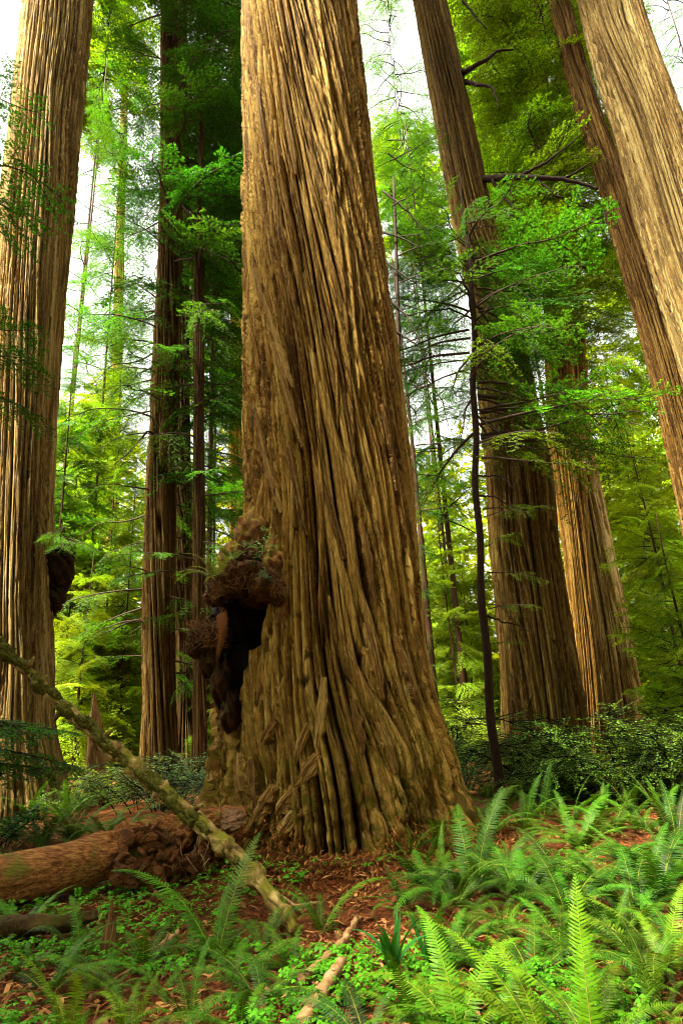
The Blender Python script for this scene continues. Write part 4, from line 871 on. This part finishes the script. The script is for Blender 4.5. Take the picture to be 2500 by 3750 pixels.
# crumbled chunks over the rotten middle
rg = np.random.default_rng(12)
def chunk(seed, mat, name='rotten_chunk'):
    r = np.random.default_rng(seed); n = 6; V = []
    L = 1.0; prof = np.array([(1, .1), (.4, .9), (-.5, .8), (-1, -.1), (-.4, -.8), (.6, -.7)])
    for i in range(n):
        w = .5 * math.sin(math.pi * (.15 + .7 * i / (n - 1))) * r.uniform(.7, 1.2)
        for a, b in prof: V.append((i / (n - 1) - .5, a * w * .5 * r.uniform(.7, 1.3), b * w * .35 * r.uniform(.6, 1.3)))
    f = [tuple(q) for q in grid_faces(n, 6, True).tolist()] + [tuple(range(6))[::-1], tuple(range(30, 36))]
    return mesh(name, V, f, mat)
CH = [chunk(i, M_ROT) for i in range(6)]
for i in range(120):
    px = rg.uniform(430, 800); top = np.interp(px, [430, 560, 700, 800], [3090, 2990, 3000, 3020]); bot = np.interp(px, [430, 560, 700, 800], [3230, 3270, 3230, 3160])
    py = rg.uniform(top, bot); k = (py - top) / (bot - top)
    p = P(px, py, np.interp(px, [430, 800], [6.6, 7.15]) - .12 - .12 * math.sin(k * 3))
    put('rotten_chunk', CH[i % 6], fl, p, (rg.uniform(-1.5, 1.5), rg.uniform(-.9, .9), rg.uniform(-.9, 1.2)), rg.uniform(.07, .24), tuple(np.array((1, 1, 1)) * rg.uniform(.6, 1.5)))
# broken end piece with a grey face
V, f = px_tube([(700, 3010, 7.25), (790, 3000, 7.35), (890, 3000, 7.45)], [.10, .13, .12], 14, .08, 31, 12)
put('end_piece', mesh('end_piece', V - np.array(fl.location), f, M_ROT, smooth_=False), fl, fl.location)
V, f = blob((0, 0, 0), .17, .12, .05, 5, 22, 12, .6, 4)
put('broken_face', mesh('broken_face', V, f, M_CUT), fl, P(845, 3000, 7.2), (rad(35), rad(5), 0))
for i in range(26):   # root fibres hanging from the rotten wood
    px = rg.uniform(480, 780); a = P(px, rg.uniform(3060, 3160), 6.7); b = a + np.array([rg.normal(0, .05), -.03, -rg.uniform(.08, .28)])
    V, f = tube([a, (a + b) / 2 + rg.normal(0, .02, 3), b], [.006, .004, .002], 4); put('root_fibre', mesh('root_fibre', V - np.array(fl.location), f, M_STICK), fl, fl.location)
ul = thing('rotting_log', 'dark thin rotting log lying in the shade under the red log', 'log', G(200, 3400))
V, f = px_tube([(-150, 3420, 5.3), (60, 3395, 5.35), (230, 3385, 5.4), (360, 3350, 5.5)], [.06, .07, .06, .03], 16, .06, 41, 30)
put('log_wood', mesh('log_wood', V - np.array(ul.location), f, M_BURL, smooth_=True), ul, ul.location, color=(.4, .42, .2))

# ------------------------------------------------------------------ leaning mossy pole
POLE = [(-260, 2130, 7.4), (0, 2365, 7.1), (100, 2470, 7.0), (343, 2680, 6.75), (558, 2870, 6.5), (765, 3045, 6.25), (917, 3190, 6.0), (1044, 3350, 5.72), (1075, 3410, 5.6)]
pr = [.042, .045, .048, .053, .058, .062, .062, .058, .04]
po = thing('mossy_pole', 'long mossy fallen pole slanting down from the left edge over the red log', 'fallen trunk', G(1060, 3395))
pp, q = resample(np.c_[np.array([P(*p) for p in POLE]), pr], 260); nu = 28; th = np.linspace(0, 2 * np.pi, nu, endpoint=False)[None, :]; Q = q[:, None]
d = .075 * (fbm(np.cos(th) * 1.5 + 3, Q * 26 + np.sin(th) * 1.5, 9, 4) - .5) + .035 * (vn(th * 3.8197, Q * 90, 4, 24) - .5) + .03 * smooth(.6, .75, vn(Q * 40, th * 0, 12))
pp[:, :3] += .02 * np.stack([fbm(q * 14, q * 0, 1) - .5, q * 0, fbm(q * 14, q * 0, 2) - .5], 1) * 2
V, f = tube(pp[:, :3], pp[:, 3], nu, disp=d); put('pole_wood', mesh('pole_wood', V - np.array(po.location), f, M_POLE, smooth_=True), po, po.location)
for i in range(90):
    k = int(260 * np.clip(rg.choice([.12, .2, .27, .36, .45, .52, .6, .68, .75, .86]) + rg.normal(0, .03), .02, .96)); c = pp[k, :3] + np.array([rg.normal(0, .02), -.02, pp[k, 3] * rg.uniform(-.3, .85)]); s = rg.uniform(.03, .10)
    V, f = blob((0, 0, 0), s * 1.3, s * .9, s * .55, 60 + i, 18, 10, .7, 6)
    put('moss_clump', mesh('moss_clump', V, f, M_MOSS, smooth_=True), po, c, (0, rad(40), 0))
for i, (k, ax, az_) in enumerate(((29, .12, .10), (55, -.02, -.2), (84, .1, .13), (113, -.06, -.16), (139, .14, .08), (168, .05, -.14), (195, .13, .08), (100, .02, .14), (220, -.05, .12))):
    a = pp[k, :3]; b = a + np.array([ax, -.06, az_]) * 1.1; V, f = tube([a, (a * .4 + b * .6), b], [.035, .026, .012], 7); put('branch_stub', mesh('branch_stub', V - np.array(po.location), f, M_POLE, smooth_=True), po, po.location)

# ------------------------------------------------------------------ sticks and splinters on the floor
def stick(label, p3, r0, r1, seed, mat=M_STICK, color=(1, 1, 1), amp=.35):
    pts = np.array([P(*p) if len(p) == 3 else G(*p) + np.array([0, 0, r0 * .7 + .05]) for p in p3]); pp, q = resample(np.c_[pts, np.linspace(r0, r1, len(p3))], 26); rg = np.random.default_rng(seed)
    nu = 10; d = amp * pp[:, 3:4] * (fbm(np.arange(nu)[None, :] * .8, q[:, None] * 14, seed, 3) - .5) * 2
    V, f = tube(pp[:, :3] + rg.normal(0, r0 * .12, (26, 3)), pp[:, 3], nu, disp=d); t = thing('fallen_stick', label, 'stick', pp[13, :3]); put('stick_wood', mesh('stick_wood', V - np.array(t.location), f, mat, smooth_=True), t, t.location, color=color)
    for j in range(2):
        k = rg.integers(6, 20); a = pp[k, :3]; b = a + np.array([rg.normal(0, .06), -.02, rg.uniform(.03, .1)]); V, f = tube([a, b], [r0 * .5, r0 * .2], 6); put('twig_stub', mesh('twig_stub', V - np.array(t.location), f, mat), t, t.location, color=color)
stick('thick pale broken stick pointing at the viewer at the bottom centre', [(1110, 3830), (1180, 3690), (1255, 3575)], .045, .034, 1, amp=.25)
stick('knobbly orange stick lying above the thick pale one', [(1100, 3650), (1180, 3570), (1270, 3480), (1310, 3400)], .032, .022, 2)
stick('short light stick on the litter left of the broad fern', [(560, 3540), (600, 3500), (650, 3450)], .03, .018, 3)
stick('thin brown stick at the bottom left behind the yellow fern', [(330, 3700), (430, 3620), (540, 3560)], .016, .01, 4, color=(.6, .5, .4))
stick('small pale stick on bare litter at the right', [(2200, 3190), (2230, 3230)], .018, .012, 5)
stick('slender stick crossing the litter in front of the giant foot', [(1000, 3300), (1080, 3345), (1180, 3330)], .012, .008, 6)
stick('bare twig lying among ferns at the bottom right', [(2330, 3740), (2400, 3640), (2440, 3580)], .014, .008, 7)
stick('dry twig on litter at the lower right edge', [(2380, 3480), (2470, 3440), (2520, 3420)], .012, .008, 8)
st = thing('splintered_stump', 'thin dark splinter of stump standing below the red log', 'stump', G(385, 3520))
g = G(385, 3520)
for i, (dx, h, r0) in enumerate(((0, .42, .035), (.03, .3, .03), (-.035, .24, .03))):
    a = g + np.array([dx, 0, -.05]); b = g + np.array([dx + .03, 0, h]); V, f = tube([a, a * .5 + b * .5, b], [r0, r0 * .8, .004], 6, disp=.012 * (rg.random((3, 6)) - .5)); put('splinter', mesh('splinter', V - np.array(st.location), f, M_SNAG), st, st.location, color=(.5, .42, .35))

# ------------------------------------------------------------------ ground cover
def scatter(n, seed, ylo=2.8, yhi=10.5, pw=1.6):
    r = np.random.default_rng(seed); y = ylo + (yhi - ylo) * r.random(n) ** pw; x = (r.random(n) * 2 - 1) * (.72 * y + .6); return x, y, r
def sorrel():
    x, y, r = scatter(30000, 5); dn = fbm(x * .9 + 20, y * .9 + 11, 55, 3)
    left = smooth(.6, -1.2, x) * .16; keep = (dn + left + smooth(5.6, 4.2, y) * .06 > .56) & (np.hypot(x - TRUNK0[0], y - DM) > 1.9) & (y + .2 * x < 7.6) & (fbm(x * 3, y * 3, 57, 2) > .36) & (np.hypot((x - .1) / 1.1, (y - 5.9) / .9) + .5 * (fbm(x * 2, y * 2, 58) - .5) > 1.0); x = x[keep]; y = y[keep]; n = len(x)
    z = gz(x, y) + r.uniform(.03, .12, n); s = r.uniform(.018, .034, n); a0 = r.uniform(0, 6.28, n); V = []
    tilt = r.normal(0, .25, (n, 2))
    for j in range(3):
        a = a0 + j * 2.094; c, s_ = np.cos(a), np.sin(a)
        for (l, w, h) in ((0.02, 0, 0), (.75, .58, -.10), (1.15, .38, -.2), (.98, 0, -.06), (1.15, -.38, -.2), (.75, -.58, -.10)):
            px = (c * l - s_ * w) * s; py = (s_ * l + c * w) * s; V.append(np.stack([x + px, y + py, z + h * s * 1.5 + px * tilt[:, 0] + py * tilt[:, 1]], 1))
    V = np.stack(V, 1); k = np.arange(n)[:, None] * 18; Fq = np.concatenate([k + np.array(q)[None] + 6 * j for j in range(3) for q in ((0, 3, 2, 1), (0, 5, 4, 3))])
    return mesh('sorrel', V.reshape(-1, 3), Fq, M_BROAD)
lab(put('sorrel_carpet', sorrel(), color=(.09, .26, .008)), 'carpet of small three leaved sorrel over the forest floor', 'ground cover', None, 'stuff')
def litter(n, seed, lmin, lmax, w, zoff=.01, yhi=10.5):
    x, y, r = scatter(n, seed, 2.8, yhi, 1.4); z = gz(x, y) + zoff + r.random(n) * .015; a = r.uniform(0, 6.28, n); l = r.uniform(lmin, lmax, n) / 2; dz = r.normal(0, .25, n) * l; b = r.normal(0, .5, n) * l
    ww = w * r.uniform(.6, 1.5, n); c, s = np.cos(a), np.sin(a)
    V = np.stack([np.stack([x - c * l - s * ww, y - s * l + c * ww, z - dz], 1), np.stack([x - c * l + s * ww, y - s * l - c * ww, z - dz], 1), np.stack([x + s * ww - s * b, y - c * ww + c * b, z + ww], 1), np.stack([x + c * l, y + s * l, z + dz], 1), np.stack([x - s * ww - s * b, y + c * ww + c * b, z + ww], 1)], 1)
    k = np.arange(n)[:, None] * 5
    Q = k + np.array((0, 1, 2, 4))[None]; T = k + np.array((4, 2, 3))[None]
    return mesh('litter', V.reshape(-1, 3), [tuple(q) for q in Q.tolist()] + [tuple(q) for q in T.tolist()], M_LITTER)
lab(put('needle_litter', litter(42000, 61, .03, .11, .0045), color=(.24, .085, .022)), 'red brown fallen redwood needles and twigs covering the soil', 'litter', None, 'stuff')
lab(put('dry_leaf_litter', litter(6000, 62, .05, .14, .012, .02), color=(.36, .19, .06)), 'pale dry leaf scraps and fern bits lying on the soil', 'litter', None, 'stuff')
def duff():
    r = np.random.default_rng(19); n = 14000; a = r.uniform(math.pi * .85, math.pi * 2.15, n); rr = 1.75 + .75 * r.random(n) ** 1.5 + .12 * np.sin(a * 7); x = TRUNK0[0] + rr * np.cos(a); y = DM + rr * np.sin(a)
    z = gz(x, y) + .22 * np.exp(-(rr - 1.75) / .22) * r.random(n) + .01; d = r.normal(0, 1, (n, 3)); d[:, 2] *= .35; d /= np.linalg.norm(d, axis=1)[:, None]; c = np.stack([x, y, z], 1); l = r.uniform(.02, .08, n)[:, None]
    w = np.cross(d, (0, .3, 1.0)); w /= np.linalg.norm(w, axis=1)[:, None]; w = w * r.uniform(.003, .009, n)[:, None]
    return mesh('duff', np.stack([c - d * l, c + w, c + d * l, c - w], 1).reshape(-1, 3), np.arange(4 * n).reshape(-1, 4), M_LITTER)
lab(put('bark_duff', duff(), color=(.27, .10, .025)), 'heap of shed red bark bits and needles against the foot of the giant', 'litter', None, 'stuff')
# needles on the burl shelf
def shelf_litter():
    r = np.random.default_rng(9); V = []; n = 2600
    for i in range(n):
        if i % 4: px = r.uniform(775, 1035); py = 2095 + 40 * ((px - 905) / 120) ** 2 + r.uniform(-35, 60); D_ = r.uniform(7.28, 7.7)
        else: px = r.uniform(690, 830); py = 2300 + r.uniform(-25, 70); D_ = r.uniform(7.65, 7.95)
        c = P(px, py, D_); d = r.normal(0, 1, 3); d[2] = d[2] * .4 - .7; d /= np.linalg.norm(d); l = r.uniform(.02, .08); w = np.cross(d, (0, -1, .2)); w = w / np.linalg.norm(w) * .0045
        V += [c - d * l - w, c - d * l + w, c + d * l + w * .3, c + d * l - w * .3]
    return mesh('shelf_needles', np.array(V) - np.array(main.location), np.arange(4 * n).reshape(-1, 4), M_LITTER)
o = put('shelf_needles', shelf_litter(), None, (0, 0, 0), color=(.12, .055, .018)); o.parent = lp; o['kind'] = 'stuff'
